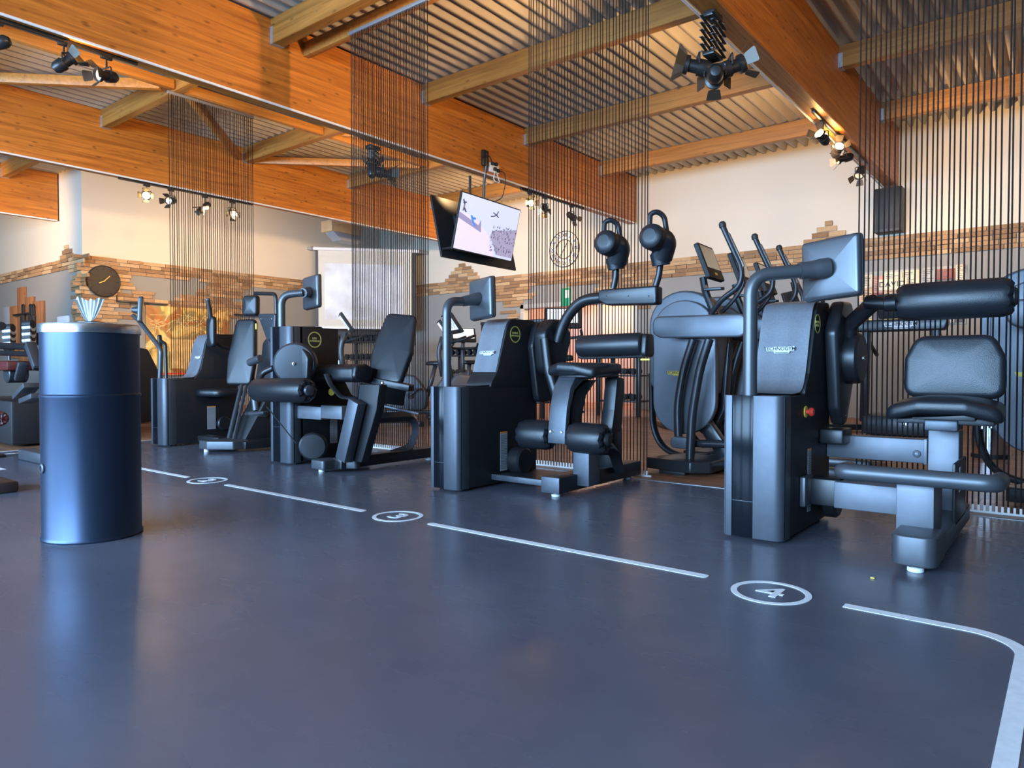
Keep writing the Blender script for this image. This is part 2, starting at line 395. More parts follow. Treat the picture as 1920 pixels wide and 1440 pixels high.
XE, YE = -8.5, 4.83
def flat(name, pts, z, m, kind='structure', parent=None, th=.1):
    b = NB(); prism(b, pts, 'z', z-th, z, 0); return obj(name, b, m, parent, kind=kind)
flat('floor', [(XE, -7.2), (6.2, -7.2), (6.2, YE), (XE, YE)], 0, M['vinyl'])
flat('floor.001', [(XE-.03, -7.2), (XE-.03, YE+.03), (6.2, YE+.03), (6.2, 16), (-26, 16), (-26, -7.2)], 0, M['laminate'])
b = NB(); box(b, XE-.03, 6.2, YE, YE+.03, -.02, .004, .001); obj('trim_1', b, M['railgrey'], kind='structure')
b = NB(); box(b, XE-.03, XE, -7.2, YE, -.02, .004, .001); obj('trim_2', b, M['whiteplastic'], kind='structure')

# corrugated roof sheet, ribs running along Y
def corrug(x0, x1, y0, y1, z, pitch=.182, h=.11):
    b = NB(); prof = []; x = x0
    while x < x1:
        prof += [(x, z), (x+pitch*.30, z), (x+pitch*.42, z+h), (x+pitch*.88, z+h)]; x += pitch
    prof.append((x, z))
    A = [b.verts.new((p[0], y0, p[1])) for p in prof]; B = [b.verts.new((p[0], y1, p[1])) for p in prof]
    for i in range(len(prof)-1): b.faces.new((A[i], B[i], B[i+1], A[i+1]))
    C = [b.verts.new((p[0], y0, z+.2)) for p in (prof[0], prof[-1])]; D = [b.verts.new((p[0], y1, z+.2)) for p in (prof[0], prof[-1])]
    [v_.co.__setitem__(2, z+.25) for v_ in C+D]; b.faces.new((C[0], C[1], D[1], D[0]))
    return b
obj('ceiling', corrug(-26, 6.2, -7.2, 13.4, 4.76), M['sheet'], ang=.3, kind='structure')

# walls
YB, XL, YL = 13.1, -15.0, 5.61
DX0, DX1, DZ = -10.04, -7.15, 2.24
b = NB(); box(b, XL, DX0, YB, YB+.2, 0, 4.9, 0); box(b, DX0, DX1, YB, YB+.2, DZ, 4.9, 0); box(b, DX1, 6.2, YB, YB+.2, 0, 4.9, 0)
WB = obj('wall_back', b, M['wall'], kind='structure')
b = NB(); box(b, XL-.2, XL, YL, YB+.2, 0, 4.9, 0); WL = obj('wall_left', b, M['wall'], kind='structure')
b = NB(); box(b, -26, XL-.2, YL, YL+.2, 0, 4.9, 0); WF = obj('wall_left_return', b, M['wall'], kind='structure')
b = NB(); box(b, -26.2, -26, -7.2, YL+.2, 0, 4.9, 0); obj('wall_far_left', b, M['wall'], kind='structure')
b = NB(); box(b, 6.2, 6.4, -7.2, YB+.2, 0, 4.9, 0); obj('wall_right', b, mat('unseen_dark_wall', (.05, .05, .055), .7), kind='structure')  # out of view, coloured dark to keep bin and tower reflections dark
b = NB(); box(b, -26, 6.2, -7.4, -7.2, 0, 1.0, 0); box(b, -26, 6.2, -7.4, -7.2, 3.9, 4.9, 0)
xs = [-26]+[v for wx, ww in WIN for v in (wx-ww/2, wx+ww/2)]+[6.2]
for i in range(0, len(xs), 2): box(b, xs[i], xs[i+1], -7.4, -7.2, 1.0, 3.9, 0)
obj('wall_front', b, M['wall'], kind='structure')
for i, (wx, ww) in enumerate(WIN):
    b = NB()
    for xx in (wx-ww/2+.03, wx, wx+ww/2-.03): box(b, xx-.03, xx+.03, -7.33, -7.25, 1.0, 3.9, .005)
    for zz in (1.03, 3.1, 3.87): box(b, wx-ww/2, wx+ww/2, -7.33, -7.25, zz-.03, zz+.03, .005)
    w = obj('window_%d' % (i+1), b, M['mullion'], kind='structure')
    Bx('window_pane', M['glass'], w, wx-ww/2+.05, wx+ww/2-.05, -7.30, -7.29, 1.05, 3.85, 0)
# doorway in the back wall with a warm lit corridor behind
M['corridor'] = mat('corridor_paint', (.62, .42, .34), .7)
b = NB(); box(b, DX0-.3, DX1+.3, YB+1.8, YB+1.9, 0, 2.6, 0); box(b, DX0-.4, DX0-.3, YB+.2, YB+1.9, 0, 2.6, 0); box(b, DX1+.3, DX1+.4, YB+.2, YB+1.9, 0, 2.6, 0); box(b, DX0-.4, DX1+.4, YB+.2, YB+1.9, 2.6, 2.7, 0)
obj('wall_corridor', b, M['corridor'], kind='structure')
b = NB(); box(b, DX0-.08, DX0+.02, YB-.03, YB+.22, 0, DZ+.08, .005); box(b, DX1-.02, DX1+.08, YB-.03, YB+.22, 0, DZ+.08, .005); box(b, DX0-.08, DX1+.08, YB-.03, YB+.22, DZ-.02, DZ+.08, .005)
box(b, -8.05, -7.98, YB+.02, YB+.1, 0, DZ, .005)
obj('door_1', b, mat('door_frame_grey', (.42, .40, .36), .5), kind='structure')
l = bpy.data.lights.new('corridor_lamp', 'POINT'); l.energy = 60; l.color = (1, .72, .52); l.shadow_soft_size = .15
o = bpy.data.objects.new('corridor_lamp', l); COL.objects.link(o); o.location = (-8.6, YB+1.0, 2.4)

# stone slips: every slip a part of its wall
SLIPS = {}
def slip_mesh(L, mi, dep, ax, h=.068):
    key = (L, mi, dep, ax, h)
    if key not in SLIPS:
        b = NB(); d = dep
        if ax == 'x': box(b, 0, d, 0, L, 0, h, .004, 1)        # on a wall facing +X, running along Y
        else: box(b, 0, L, -d, 0, 0, h, .004, 1)               # on a wall facing -Y, running along X
        me = bpy.data.meshes.new('stone_slip'); b.to_mesh(me); b.free(); me.materials.append(M['stone'][mi]); SLIPS[key] = me
    return SLIPS[key]
def slips(wall, u0, u1, z0, z1, inside, ax, const, rng, cap=300, stuff_from=None):
    n = 0; row = 0; z = z1-.075; far = NB()
    while z > z0:
        u = u0+rng.uniform(-.2, 0)
        while u < u1:
            L = rng.choice((.22, .30, .38, .46)); 
            if inside(u+L/2, z+.034):
                mi = rng.choice((0, 0, 1, 2)); dep = rng.choice((.02, .03, .04))
                if stuff_from is not None and u > stuff_from: box(far, u, u+L-.006, const-dep, const, z, z+.068, 0)
                elif n < cap:
                    o = bpy.data.objects.new('stone_slip', slip_mesh(round(L-.006, 3), mi, dep, ax)); COL.objects.link(o); o.parent = wall
                    o.location = (const, u, z) if ax == 'x' else (u, const, z); n += 1
            u += L
        z -= .075; row += 1
    if stuff_from is not None: obj('stone_slips_beyond', far, M['stone'][0], wall, kind='stuff')
    else: far.free()
    return n
rg = random.Random(3)
ZT = 3.03
def wob(u, a=.1): return a*math.sin(u*5.1)+a*.7*math.sin(u*11.3+1)
def inL(u, z):
    if z > ZT: return False
    if u < 6.5+wob(z*6, .12): return z > 1.72+wob(u, .05)
    if u < 8.0: return z > 2.72+wob(u, .03) or 2.12 < z < 2.36+wob(u, .06)
    if u < 9.05+wob(z*5, .1): return z > 1.95+wob(u, .08)
    return z > 2.72
print('slips L', slips(WL, YL, YB-.3, 1.6, ZT, inL, 'x', XL, rg))
def inF(u, z):
    c = -15.72; 
    if z > ZT: return False
    if u > -15.42+wob(z*7, .06): return z > 1.75
    return z > 2.79
print('slips F', slips(WF, -20.3, XL-.05, 1.6, ZT+.3, inF, 'y', YL, rg))
def inB(u, z):
    if z > ZT: return False
    if -11.0 < u < -9.9+wob(z*5, .12): return z > (1.75 if u > -10.5+wob(z*4, .1) else 2.45)
    if -7.15 < u < -6.75: return z > 1.7
    if -8.1 < u < -6.75: return z > 2.45+wob(u, .05)
    return z > 2.66 if (-9 < u) else z > 2.72
def inB2(u, z): return inB(u, z) and not (DX0-.2 < u < DX1+.2 and z < DZ+.12)
print('slips B', slips(WB, -14.0, 6, 1.65, ZT+.45, inB2, 'y', YB, rg, stuff_from=-.4))

def steps(wall, c, const, widths, h=.085):
    for k, w in enumerate(widths):
        n = max(1, round(w/.36)); z = ZT-.005+k*h
        for j in range(n):
            o = bpy.data.objects.new('stone_slip', slip_mesh(round(w/n-.008, 3), (j+k) % 3, .03, 'y', h-.008)); COL.objects.link(o); o.parent = wall
            o.location = (c-w/2+j*w/n+.03*(k % 2), const, z)
steps(WB, -11.95, YB, (1.15, .95, .75, .55, .22)); steps(WB, -3.40, YB, (.78, .56, .34, .13), .095); steps(WF, -15.72, YL, (.62, .46, .20), .09)
# ------------------------------------------------------------------ roof timber
ZB, ZTOP = 3.82, 4.76
def bigbeam(x0, x1, y0, y1, label):
    t = thing('glulam_beam', label, 'beam', ((x0+x1)/2, (y0+y1)/2, ZB), 'glulam roof beams')
    b = NB(); box(b, x0, x1, y0, y1, ZB, ZTOP, .01, 1); obj('timber', b, M['beam'], t)
    return t
BA = bigbeam(-7.28, -7.1, -7.1, YB-.02, 'deep orange glulam beam crossing top left to centre, carrying the television')
BC = bigbeam(-2.5, -2.3, -7.1, YB-.02, 'deep orange glulam beam at upper right with lit spotlights near its end')
BB = bigbeam(-11.78, -11.6, -7.1, YB-.02, 'second glulam beam from the left, above the black wall clock')
BD = bigbeam(-16.3, -16.1, -7.1, YL-.02, 'short glulam beam at far left ending at the pale wall corner')
BE = bigbeam(2.1, 2.28, -7.1, YB-.02, 'glulam beam beyond the right edge of view')
for t, x in ((BA, -7.1), (BC, -2.5), (BB, -11.6), (BD, -16.1)):
    y1 = YL-.05 if x < -16 else YB-.05
    xx = x+.012 if x != -2.5 else -2.512
    Tb('conduit', M['whiteplastic'], t, [(xx, -7, ZB-.005), (xx, y1, ZB-.005)], .014, 0, sides=8)
# joint line of beam C
Bx('joint', M['housing'], BC, -2.3, -2.298, 10.42, 10.43, ZB, ZTOP-.02, 0)
def purlin(x0, x1, y, label, w=.13, h=.27, hang=(1, 1)):
    t = thing('purlin', label, 'timber', ((x0+x1)/2, y, ZTOP-h), 'roof purlins')
    b = NB(); box(b, x0, x1, y-w/2, y+w/2, ZTOP-h-.0, ZTOP-.005, .006, 1); obj('timber', b, M['purlin'], t)
    for side, s in ((0, 1), (1, -1)):
        if not hang[side]: continue
        xe = (x0, x1)[side]; b = NB()
        box(b, min(xe, xe+s*.05), max(xe, xe+s*.05), y-w/2-.004, y-w/2, ZTOP-h-.004, ZTOP-.1, 0); box(b, min(xe, xe+s*.05), max(xe, xe+s*.05), y+w/2, y+w/2+.004, ZTOP-h-.004, ZTOP-.1, 0)
        box(b, min(xe, xe+s*.05), max(xe, xe+s*.05), y-w/2-.004, y+w/2+.004, ZTOP-h-.005, ZTOP-h, 0); obj('joist_hanger', b, M['galv'], t)
    return t
MID = (-7.1, -2.5); LFT = (-11.6, -7.28); RGT = (-2.3, 2.1); FL = (-16.1, -11.78)
for (bay, bn) in ((MID, 'middle bay'), (RGT, 'right bay'), (LFT, 'left bay'), (FL, 'far left bay')):
    for y, yn in ((0.0, 'behind the viewer'), (2.35, 'overhead near the viewer'), (4.68, 'nearest in view'), (7.02, 'second in view'), (9.33, 'third in view'), (11.68, 'farthest in view')):
        if bay is FL and y > 5: continue
        if bay in (RGT, FL) and y > 1 and y < 3: yn = 'overhead, out of view'
        h = .29 if y == 4.68 and bay is MID else .27
        purlin(bay[0], bay[1], y, 'timber purlin of the %s, %s' % (bn, yn), .14 if h > .28 else .12, h)
def brace(p0, p1, label, w=.09, h=.12, z=4.56):
    t = thing('brace', label, 'timber', (*p0, z), 'roof bracing timbers')
    b = NB(); beam_between(b, (*p0, z), (*p1, z), w, h); obj('timber', b, M['brace'], t); return t
brace((-7.1, 5.08), (-2.5, 5.08), 'thin timber batten just behind nearest middle purlin, carrying the string curtain rail', .08, .16, 4.56)
brace((-2.3, 5.08), (2.1, 5.08), 'thin timber batten in right bay carrying the rightmost string curtain', .08, .16, 4.56)
brace((-9.32, 4.76), (-9.32, 6.95), 'timber strut lengthwise between two left bay purlins above string curtain')
brace((-9.32, 2.43), (-9.32, 4.6), 'short timber strut ending on nearest left bay purlin at top left')
brace((-9.32, 7.1), (-9.32, 9.25), 'timber strut lengthwise behind the middle string curtain top')
brace((-9.45, 4.5), (-11.45, 2.52), 'diagonal timber brace running left from nearest left bay purlin')
brace((-9.4, 4.82), (-11.55, 6.85), 'diagonal timber brace seen through the leftmost string curtain')
brace((-9.45, 9.2), (-11.54, 7.14), 'diagonal timber brace over the second glulam beam near ceiling light strips')
brace((-9.1, 7.18), (-7.34, 9.18), 'diagonal timber brace meeting the carrying beam above television')

# ------------------------------------------------------------------ floor markings
LW = .045
def stripe(x0, x1, y, label):
    b = NB(); prism(b, rpoly([(x0, y-LW/2), (x1, y-LW/2), (x1, y+LW/2), (x0, y+LW/2)], LW*.45, 3), 'z', .0005, .002, 0)
    tag(obj('floor_line', b, M['linepaint']), label, 'floor marking', 'white lines on the dark floor')
YD = 2.745
stripe(-8.0, PZ(356, 895).x, YD, 'white floor line left of number 2, partly behind wipe bin')
stripe(PZ(422, 909).x, PZ(692, 957).x, YD, 'white floor line between numbers 2 and 3')
stripe(PZ(806, 981).x, PZ(1322, 1085).x, YD, 'long white floor line between numbers 3 and 4')
b = NB(); xr = -.105; R0 = .16
path = [(PZ(1580, 1138).x, YD-.03)]
cx, cy = xr-R0, YD-.03-R0
o_, i_ = [], []
pts = [(PZ(1580, 1138).x, YD-.03)] + [(cx+R0*math.sin(a*PI/20), cy+R0*math.cos(a*PI/20)) for a in range(11)] + [(xr, -2.5)]
for k, p in enumerate(pts):
    a = Vector(pts[max(k-1, 0)]); c = Vector(pts[min(k+1, len(pts)-1)]); d = (c-a).normalized(); nn = Vector((-d.y, d.x))
    o_.append(Vector(p)+nn*LW/2); i_.append(Vector(p)-nn*LW/2)
vo = [b.verts.new((p.x, p.y, .002)) for p in o_]; vi = [b.verts.new((p.x, p.y, .002)) for p in i_]
for k in range(len(pts)-1): b.faces.new((vo[k], vo[k+1], vi[k+1], vi[k]))
bmesh.ops.recalc_face_normals(b, faces=b.faces)
r_ = bmesh.ops.extrude_face_region(b, geom=b.faces[:]); bmesh.ops.translate(b, verts=[v for v in r_['geom'] if isinstance(v, bmesh.types.BMVert)], vec=(0, 0, -.0015))
bmesh.ops.recalc_face_normals(b, faces=b.faces)
tag(obj('floor_line', b, M['linepaint']), 'white floor line right of number 4 curving towards the viewer', 'floor marking', 'white lines on the dark floor')
p = PZ(0, 856); q = PZ(75, 849)
b = NB(); box(b, -8.28, -8.24, -3, 3.6, .0005, .002, 0); tag(obj('floor_line', b, M['linepaint']), 'thin white floor line at left edge parallel to the wooden floor', 'floor marking', 'white lines on the dark floor')
b = NB(); box(b, PZ(0, 881).x-.5, PZ(14, 880).x, PZ(8, 881).y-.02, PZ(8, 881).y+.02, .0005, .002, 0); tag(obj('floor_line', b, M['linepaint']), 'short white line end at the far left edge of the photo', 'floor marking', 'white lines on the dark floor')
for cxp, cyp, s in ((389, 901, '2'), (746, 968, '3'), (1445, 1111, '4')):
    c = PZ(cxp, cyp); t = thing('floor_number', 'white circled number %s painted on the dark floor, %s' % (s, {'2': 'farthest of the three', '3': 'before the abdominal machine', '4': 'nearest the viewer'}[s]), 'floor marking', (c.x, c.y, 0), 'circled numbers on the floor')
    f = Matrix.Translation((c.x, c.y, .0005)); R = .145
    obj('ring', ring_bm(R, R*.84, 0, .0015, m=f), M['linepaint'], t)
    fx = .17 if s == '4' else .17
    obj('numeral', text_bm(s, fx, Matrix.Translation((c.x, c.y, .0012)), .0008, 1, 0, 1.25), M['linepaint'], t)
# crumb on the floor
b = NB(); box(b, *(lambda c: (c.x-.008, c.x+.008, c.y-.005, c.y+.005))(PZ(1636, 1085)), .0005, .006, .002); tag(obj('crumb', b, M['yellow']), 'tiny yellow crumb on the floor in front of number 4 machine', 'crumb')
#@@THINGS
# ================================================================== WIPE BIN
cx, cy, rc = -3.92, 1.50, .222
T = thing('wipe_bin', 'tall blue-black round bin with steel lid and white wipe, nearest the viewer at left', 'bin', (cx, cy, 0))
b = NB(); lathe(b, [(0, 0), (rc+.004, 0), (rc+.006, .008), (rc, .022), (rc, .70), (rc+.004, .706), (rc+.004, .716), (rc-.001, .722), (rc-.001, 1.035), (0, 1.035)], (cx, cy, 0), (0, 0, 1), 64); obj('bin_body', b, M['can'], T)
b = NB(); lathe(b, [(rc-.002, 1.022), (rc+.006, 1.022), (rc+.007, 1.06), (rc+.003, 1.068), (.09, 1.078), (.06, 1.078), (.055, 1.06), (0, 1.06)], (cx, cy, 0), (0, 0, 1), 64); obj('lid', b, M['chrome_soft'] if 'chrome_soft' in M else M['steel'], T)
b = NB(); lathe(b, [(.058, 1.074), (.064, 1.078), (.064, 1.083), (.050, 1.085), (.036, 1.080), (.036, 1.07)], (cx, cy, 0), (0, 0, 1), 32); obj('dispenser_ring', b, M['black'], T)
p = PX(81, 875, -3.99); d = Vector((p.x-cx, p.y-cy, 0)).normalized(); d = Vector((.0, -1, 0)); q = Vector((cx, cy, p.z))+d*rc
b = NB(); lathe(b, [(.024, -.004), (.024, .006), (.018, .010), (.014, .010), (.012, .004), (0, .003)], q, d, 24); k = obj('lock', b, M['steel'], T)
b = NB(); lathe(b, [(0, .002), (.011, .002), (.011, .0045), (0, .0045)], q, d, 16); obj('keyhole', b, M['rubber'], k)
# crumpled wipe: pleated fan rising from the hole
b = NB(); rows = []; ns = 26
side = Vector((.35, .93, 0)).normalized(); fwd = Vector((.93, -.35, 0)); top = [.9, 1.0, .97, .9, .86, .93, .88, .95, .99, .94]
for i in range(9):
    t = i/8; row = []
    for k in range(ns+1):
        s = k/ns*2-1; w = .012+.056*t**.75; h = .115*t*(1 if i < 8 else top[int(k/ns*9.99)]*1.05)
        ple = .006*math.sin(k*1.75+t*1.2)*(.25+t)
        row.append(b.verts.new(Vector((cx, cy, 1.088))+side*(s*w-.004)+fwd*(ple+.006*math.sin(s*3))+Vector((0, 0, h))))
    rows.append(row)
for i in range(8):
    for k in range(ns): b.faces.new((rows[i][k], rows[i][k+1], rows[i+1][k+1], rows[i+1][k]))
tag(obj('wet_wipe', b, M['tissue']), 'crumpled white wipe sticking up from the tall round bin', 'wipe')

# ================================================================== STRENGTH MACHINES
def tower(T, x0, x1, yf, h, yb, corner=.07):
    """lower cabinet: thin alloy strip, glass strip, rounded alloy pillar, black shell"""
    w = x1-x0
    b = NB(); prism(b, rpoly([(x0, yf+.02), (x0+.012, yf), (x0+w*.15, yf), (x0+w*.15, yf+.03), (x0, yf+.03)], 0), 'z', .015, h, .002); box(b, x0-.001, x0+.01, yf+.02, yf+.05, .015, h, 0); obj('alloy_strip', b, M['steel'], T)
    g = Bx('glass_strip', M['gloss'], T, x0+w*.15+.002, x0+w*.5, yf+.004, yf+.03, .018, h, .001)
    Bx('seam', M['pole'], g, x0+w*.15+.002, x0+w*.5, yf+.0025, yf+.01, h*.27, h*.27+.002, 0)
    b = NB(); prism(b, rpoly([(x0+w*.5+.002, yf+.0), (x1, yf+.0), (x1, yf+corner+.05), (x0+w*.5+.002, yf+corner+.05)], [0, corner, 0, 0], 7), 'z', .015, h, .002); obj('alloy_pillar', b, M['steel'], T)
    b = NB(); box(b, x0+.006, x1-.001, yf+.03, yb, .018, h-.004, .006); obj('cabinet', b, M['side'], T)
    b = NB()
    for fx in (x0+.05, x1-.05):
        for fy in (yf+.08, yb-.08): cyl(b, (fx, fy, 0), (fx, fy, .03), .022, 12)
    obj('levelling_feet', b, M['rubber'], T, kind='stuff')
def head(T, x0, x1, prof, slope_pts, word=True):
    """upper body: side profile (y,z) extruded along x, with graphite front skin"""
    b = NB(); prism(b, rpoly(prof, .04, 4), 'x', x0+.006, x1, .006); obj('upper_body', b, M['side'], T)
    # skin following the slope points (y,z)
    b = NB(); P = smooth_path([Vector((0, y, z)) for y, z in slope_pts], .09, 5); L = [(p.y, p.z) for p in P]
    off = [(y-.012, z+.004) for y, z in L]
    n = len(L); vs = [[b.verts.new((xx, *q)) for q in S] for xx in (x0+.012, x1-.014) for S in (L, off)]
    A, Ao, Bq, Bo = vs
    for i in range(n-1):
        b.faces.new((Ao[i], Ao[i+1], Bo[i+1], Bo[i])); b.faces.new((A[i], A[i+1], Ao[i+1], Ao[i])); b.faces.new((B_ for B_ in (Bo[i], Bo[i+1], Bq[i+1], Bq[i])))
    b.faces.new((A[0], Ao[0], Bo[0], Bq[0])); b.faces.new((A[-1], Bq[-1], Bo[-1], Ao[-1]))
    bmesh.ops.recalc_face_normals(b, faces=b.faces); obj('front_panel', b, M['slope'], T)
def console(T, pole, mount_dir, centre, w, h, nrm, up=(0, 0, 1), r=.022):
    """bent pole and tablet; nrm = direction the screen's BACK looks (towards viewer)"""
    Tb('console_pole', M['pole'], T, pole, r, .10, sides=16)
    c = Vector(centre); n = Vector(nrm).normalized(); u = Vector(up); u = (u-n*u.dot(n)).normalized(); x = u.cross(n)
    f = frame(c, x, u); b = NB(); pad(b, rect(w, h, .025), .032, .02, f @ Matrix.Translation((0, 0, -.012)), .006)
    s = obj('console_back', b, M['consoleback'], T)
    b = NB(); prism(b, rect(w+.006, h+.006, .026), 'z', -.024, -.011, .003, m=f); obj('bezel', b, M['rubber'], s)
    b = NB(); prism(b, rect(w-.03, h-.03, .01), 'z', -.0255, -.0242, 0, m=f); obj('screen', b, M['gloss'], s)
    e = Vector(pole[-1]); q = c+n*.02
    b = NB(); tube(b, [e, e+(q-e)*.55, q], r*1.12, .02, sides=14, r1=r*1.35, flat=1.1); obj('console_mount', b, M['pole'], s)
    return s
M['consoleback'] = mat('console_back_shell', (.10, .105, .115), .36, .55, .04, 10)
def sticker(T, X, y0, y1, z0, z1):
    s = Bx('warning_label', M['label'], T, X, X+.0012, y0, y1, z0, z1, 0); Bx('label_header', M['orange'], s, X+.0012, X+.0018, y0, y1, z1-.012, z1, 0)
    b = NB(); z = z1-.03
    while z > z0+.01: box(b, X+.0012, X+.0016, y0+.003, y1-.003, z, z+.003, 0); z -= .012
    obj('small_print', b, M['pole'], s)

# ------------------------------------------------------------------ machine 4: lower back (right)
T4 = thing('lower_back_machine', 'large black back-extension machine at number 4 with red stop button', 'exercise machine', (-.95, 3.9, 0), 'strength machines along the numbered line')
x0, x1, yf = -1.375, -1.082, 3.44
tower(T4, x0, x1, yf, .715, 4.26)
head(T4, x0+.005, x1, [(yf+.32, .70), (yf+.42, .82), (yf+.545, 1.16), (yf+.59, 1.205), (yf+.80, 1.215), (yf+.81, .70)], [(yf+.20, .719), (yf+.36, .725), (yf+.42, .84), (yf+.50, 1.10), (yf+.545, 1.195), (yf+.68, 1.218)])
q = PY(1463, 656, yf+.445)
plate_logo(T4, q+Vector((0, -.012, 0)), (1, 0, 0), (0, .09, .30), .155, M['whiteplate'] if 'whiteplate' in M else M['white'], M['darktext'])
q = PX(1533, 607, x1+.001); badge(T4, q, (0, 1, 0), (0, 0, 1), .052, ['LOWER', 'BACK'])
pb = PY(1406, 742, yf+.07); pt = PY(1406, 540, yf+.07); 
pe = PY(1500, 508, yf+.20)
sc = PY(1558, 503, yf+.30)
console(T4, [pb-Vector((0, 0, .05)), (pb.x, pb.y, pe.z-.02), pe], None, sc+Vector((.0, .0, 0)), .305, .30, (-.30, -1, .03), (-.05, 0, 1), .034)
# emergency stop
q = PX(1510, 772, x1); b = NB(); cyl(b, q, q+Vector((.006, 0, 0)), .030, 24, .001); es = obj('stop_collar', b, M['yellow'], T4)
b = NB(); lathe(b, [(0, .004), (.012, .004), (.012, .02), (.021, .022), (.023, .032), (.018, .042), (0, .045)], q, (1, 0, 0), 24); obj('stop_button', b, M['red'], es)
# side housing, drum, lever arm, roller
b = NB(); prism(b, rpoly([(4.18, .62), (4.10, 1.05), (4.22, 1.22), (4.42, 1.23), (4.58, 1.05), (4.50, .80), (4.34, .54), (4.26, .52)], .07), 'x', x1+.005, x1+.075, .02, 3); obj('drum_housing', b, M['gunblack'] if 'gunblack' in M else M['black'], T4)
c4 = PY(1578, 672, 4.32)
b = NB(); lathe(b, [(0, 0), (.142, 0), (.145, .01), (.142, .075), (.13, .088), (0, .09)], (x1+.06, 4.34, c4.z), (1, 0, 0), 48); dr = obj('drum', b, M['black'], T4)
b = NB(); lathe(b, [(0, .0), (.014, 0), (.012, .008), (0, .010)], (x1+.15, 4.34, c4.z), (1, 0, 0), 16); obj('axle_bolt', b, M['chrome'], dr)
a0 = PY(1592, 628, 4.30); a1 = PY(1640, 566, 4.15)
Tb('lever_arm', M['black'], T4, [a0, a0+Vector((.01, -.02, .06)), a1], .040, .06, sides=14, flat=1.2)
r0, r1 = PY(1684, 568, 4.1), PY(1900, 556, 4.1); a2 = PY(1622, 566, 4.1)
b = NB(); cyl(b, a2, r0-Vector((.055, 0, 0)), .034, 20); cyl(b, r0-Vector((.062, 0, 0)), r0-Vector((.004, 0, 0)), .042, 24); obj('roller_pivot', b, M['black'], T4)
b = NB(); roller(b, r0, r1, .094); ro = obj('back_roller', b, M['leather'], T4)
b = NB(); cyl(b, r1-Vector((.01, 0, 0)), r1+Vector((.02, 0, 0)), .045, 24, .012); obj('end_cap', b, M['rubber'], ro)
# back pad and seat
f = frame(PY(1790, 690, 4.30), (1, 0, 0), (0, .10, 1)); b = NB(); pad(b, rpoly([(-.225, -.16), (.225, -.16), (.222, .05), (.17, .165), (-.17, .165), (-.222, .05)], .075), .07, .03, f, .012); obj('backrest', b, M['leather'], T4)
b = NB(); f = frame((-.495, 3.98, .635), (1, 0, 0), (0, 1, 0)); n0 = len(b.verts)
pad(b, rpoly([(-.245, -.06), (-.10, -.10), (.10, -.10), (.245, -.06), (.235, .27), (-.235, .27)], .06), .075, .03, f, .008, both=True)
for v in b.verts: v.co.z += -.55*(v.co.x+.495)**2*(1+.6*(v.co.y < 4.05))
obj('seat', b, M['leather'], T4)
b = NB(); box(b, -.70, -.29, 4.0, 4.24, .575, .612, .006); box(b, -.62, -.36, 3.93, 4.2, .60, .64, .004); sb = obj('seat_plate', b, M['black'], T4)
b = NB()
for xx, yy in ((-.66, 4.02), (-.34, 4.02), (-.68, 4.1), (-.31, 4.1)): cyl(b, (xx, yy, .56), (xx, yy, .578), .010, 10, .002)
obj('seat_bolts', b, M['chrome'], sb, kind='stuff')
Bx('seat_bracket', M['steel'], T4, -.575, -.435, 3.98, 4.16, .545, .60, .008)
Bx('upper_post', M['gun2'], T4, -.588, -.452, 4.20, 4.36, .06, .53, .004)
b = NB(); cyl(b, PY(1765, 806, 4.2)+Vector((0, .06, -.02)), PY(1765, 806, 4.2)+Vector((0, .06, .06)), .06, 20); obj('post_collar', b, M['rubber'], T4)
bm_ = Bx('cross_beam', M['gun2'], T4, x1, -.590, 4.20, 4.32, .355, .478, .004)
q = PY(1719, 851, 4.2); b = NB(); lathe(b, [(.02, 0), (.018, .008), (.008, .013), (0, .014)], q, (0, -1, 0), 20); obj('domed_bolt', b, M['gun2'], bm_)
b = NB(); box(b, -.607, -.592, 4.195, 4.2, .35, .482, .002); obj('weld_seam', b, M['gun2'], bm_)
Bx('guide_block', M['black'], T4, x1+.0, x1+.12, 4.05, 4.25, .44, .52, .01)
# lower box beam, foot post, rail, foot
Bx('lower_beam', M['gun2'], T4, -.93, -.615, 3.75, 3.87, .155, .285, .004)
b = NB(); box(b, x1+.001, -.90, 3.80, 3.95, .15, .285, .006); obj('beam_sleeve', b, M['black'], T4)
Bx('sleeve_plate', M['pole'], T4, x1+.001, x1+.03, 3.70, 3.84, .15, .30, .006)
sticker(T4, x1+.0005, 3.84, 3.90, .10, .43)
Bx('foot_post', M['gun2'], T4, -.61, -.465, 3.50, 3.74, .13, .36, .004)
Bx('base_rail', M['gun'], T4, -.60, -.43, 3.42, 4.50, .035, .125, .01)
b = NB(); prism(b, rpoly([(-.595, 3.28), (-.425, 3.28), (-.425, 3.52), (-.595, 3.52)], [.06, .06, .01, .01], 6), 'z', .035, .16, .012, 3); obj('front_foot', b, M['gun'], T4)
for xx, yy in ((-.51, 3.36), (-.51, 4.42)):
    b = NB(); cyl(b, (xx, yy, 0), (xx, yy, .02), .032, 20, .003); cyl(b, (xx, yy, .02), (xx, yy, .04), .016, 12, .001); obj('foot_pad', b, M['whiteplastic'], T4)
b0 = PY(1575, 886, 3.42); b1 = PY(1868, 905, 3.42); zz = (b0.z+b1.z)/2
Tb('foot_bar', M['gun'], T4, [(b0.x, 3.60, zz-.01), (b0.x, 3.42, zz), (b1.x, 3.42, zz), (b1.x, 3.62, zz-.01)], .036, .055, sides=18)
b = NB(); box(b, b0.x+.03, -.47, 3.56, 3.64, zz-.055, zz-.025, .004); obj('foot_bar_bracket', b, M['black'], T4)
b = NB(); box(b, -.445, -.43, 3.9, 4.3, .1, .40, .01); for_lab = obj('side_cover', b, M['black'], T4)
Bx('white_tag', M['white'], for_lab, -.4295, -.4285, 4.02, 4.07, .25, .37, 0)
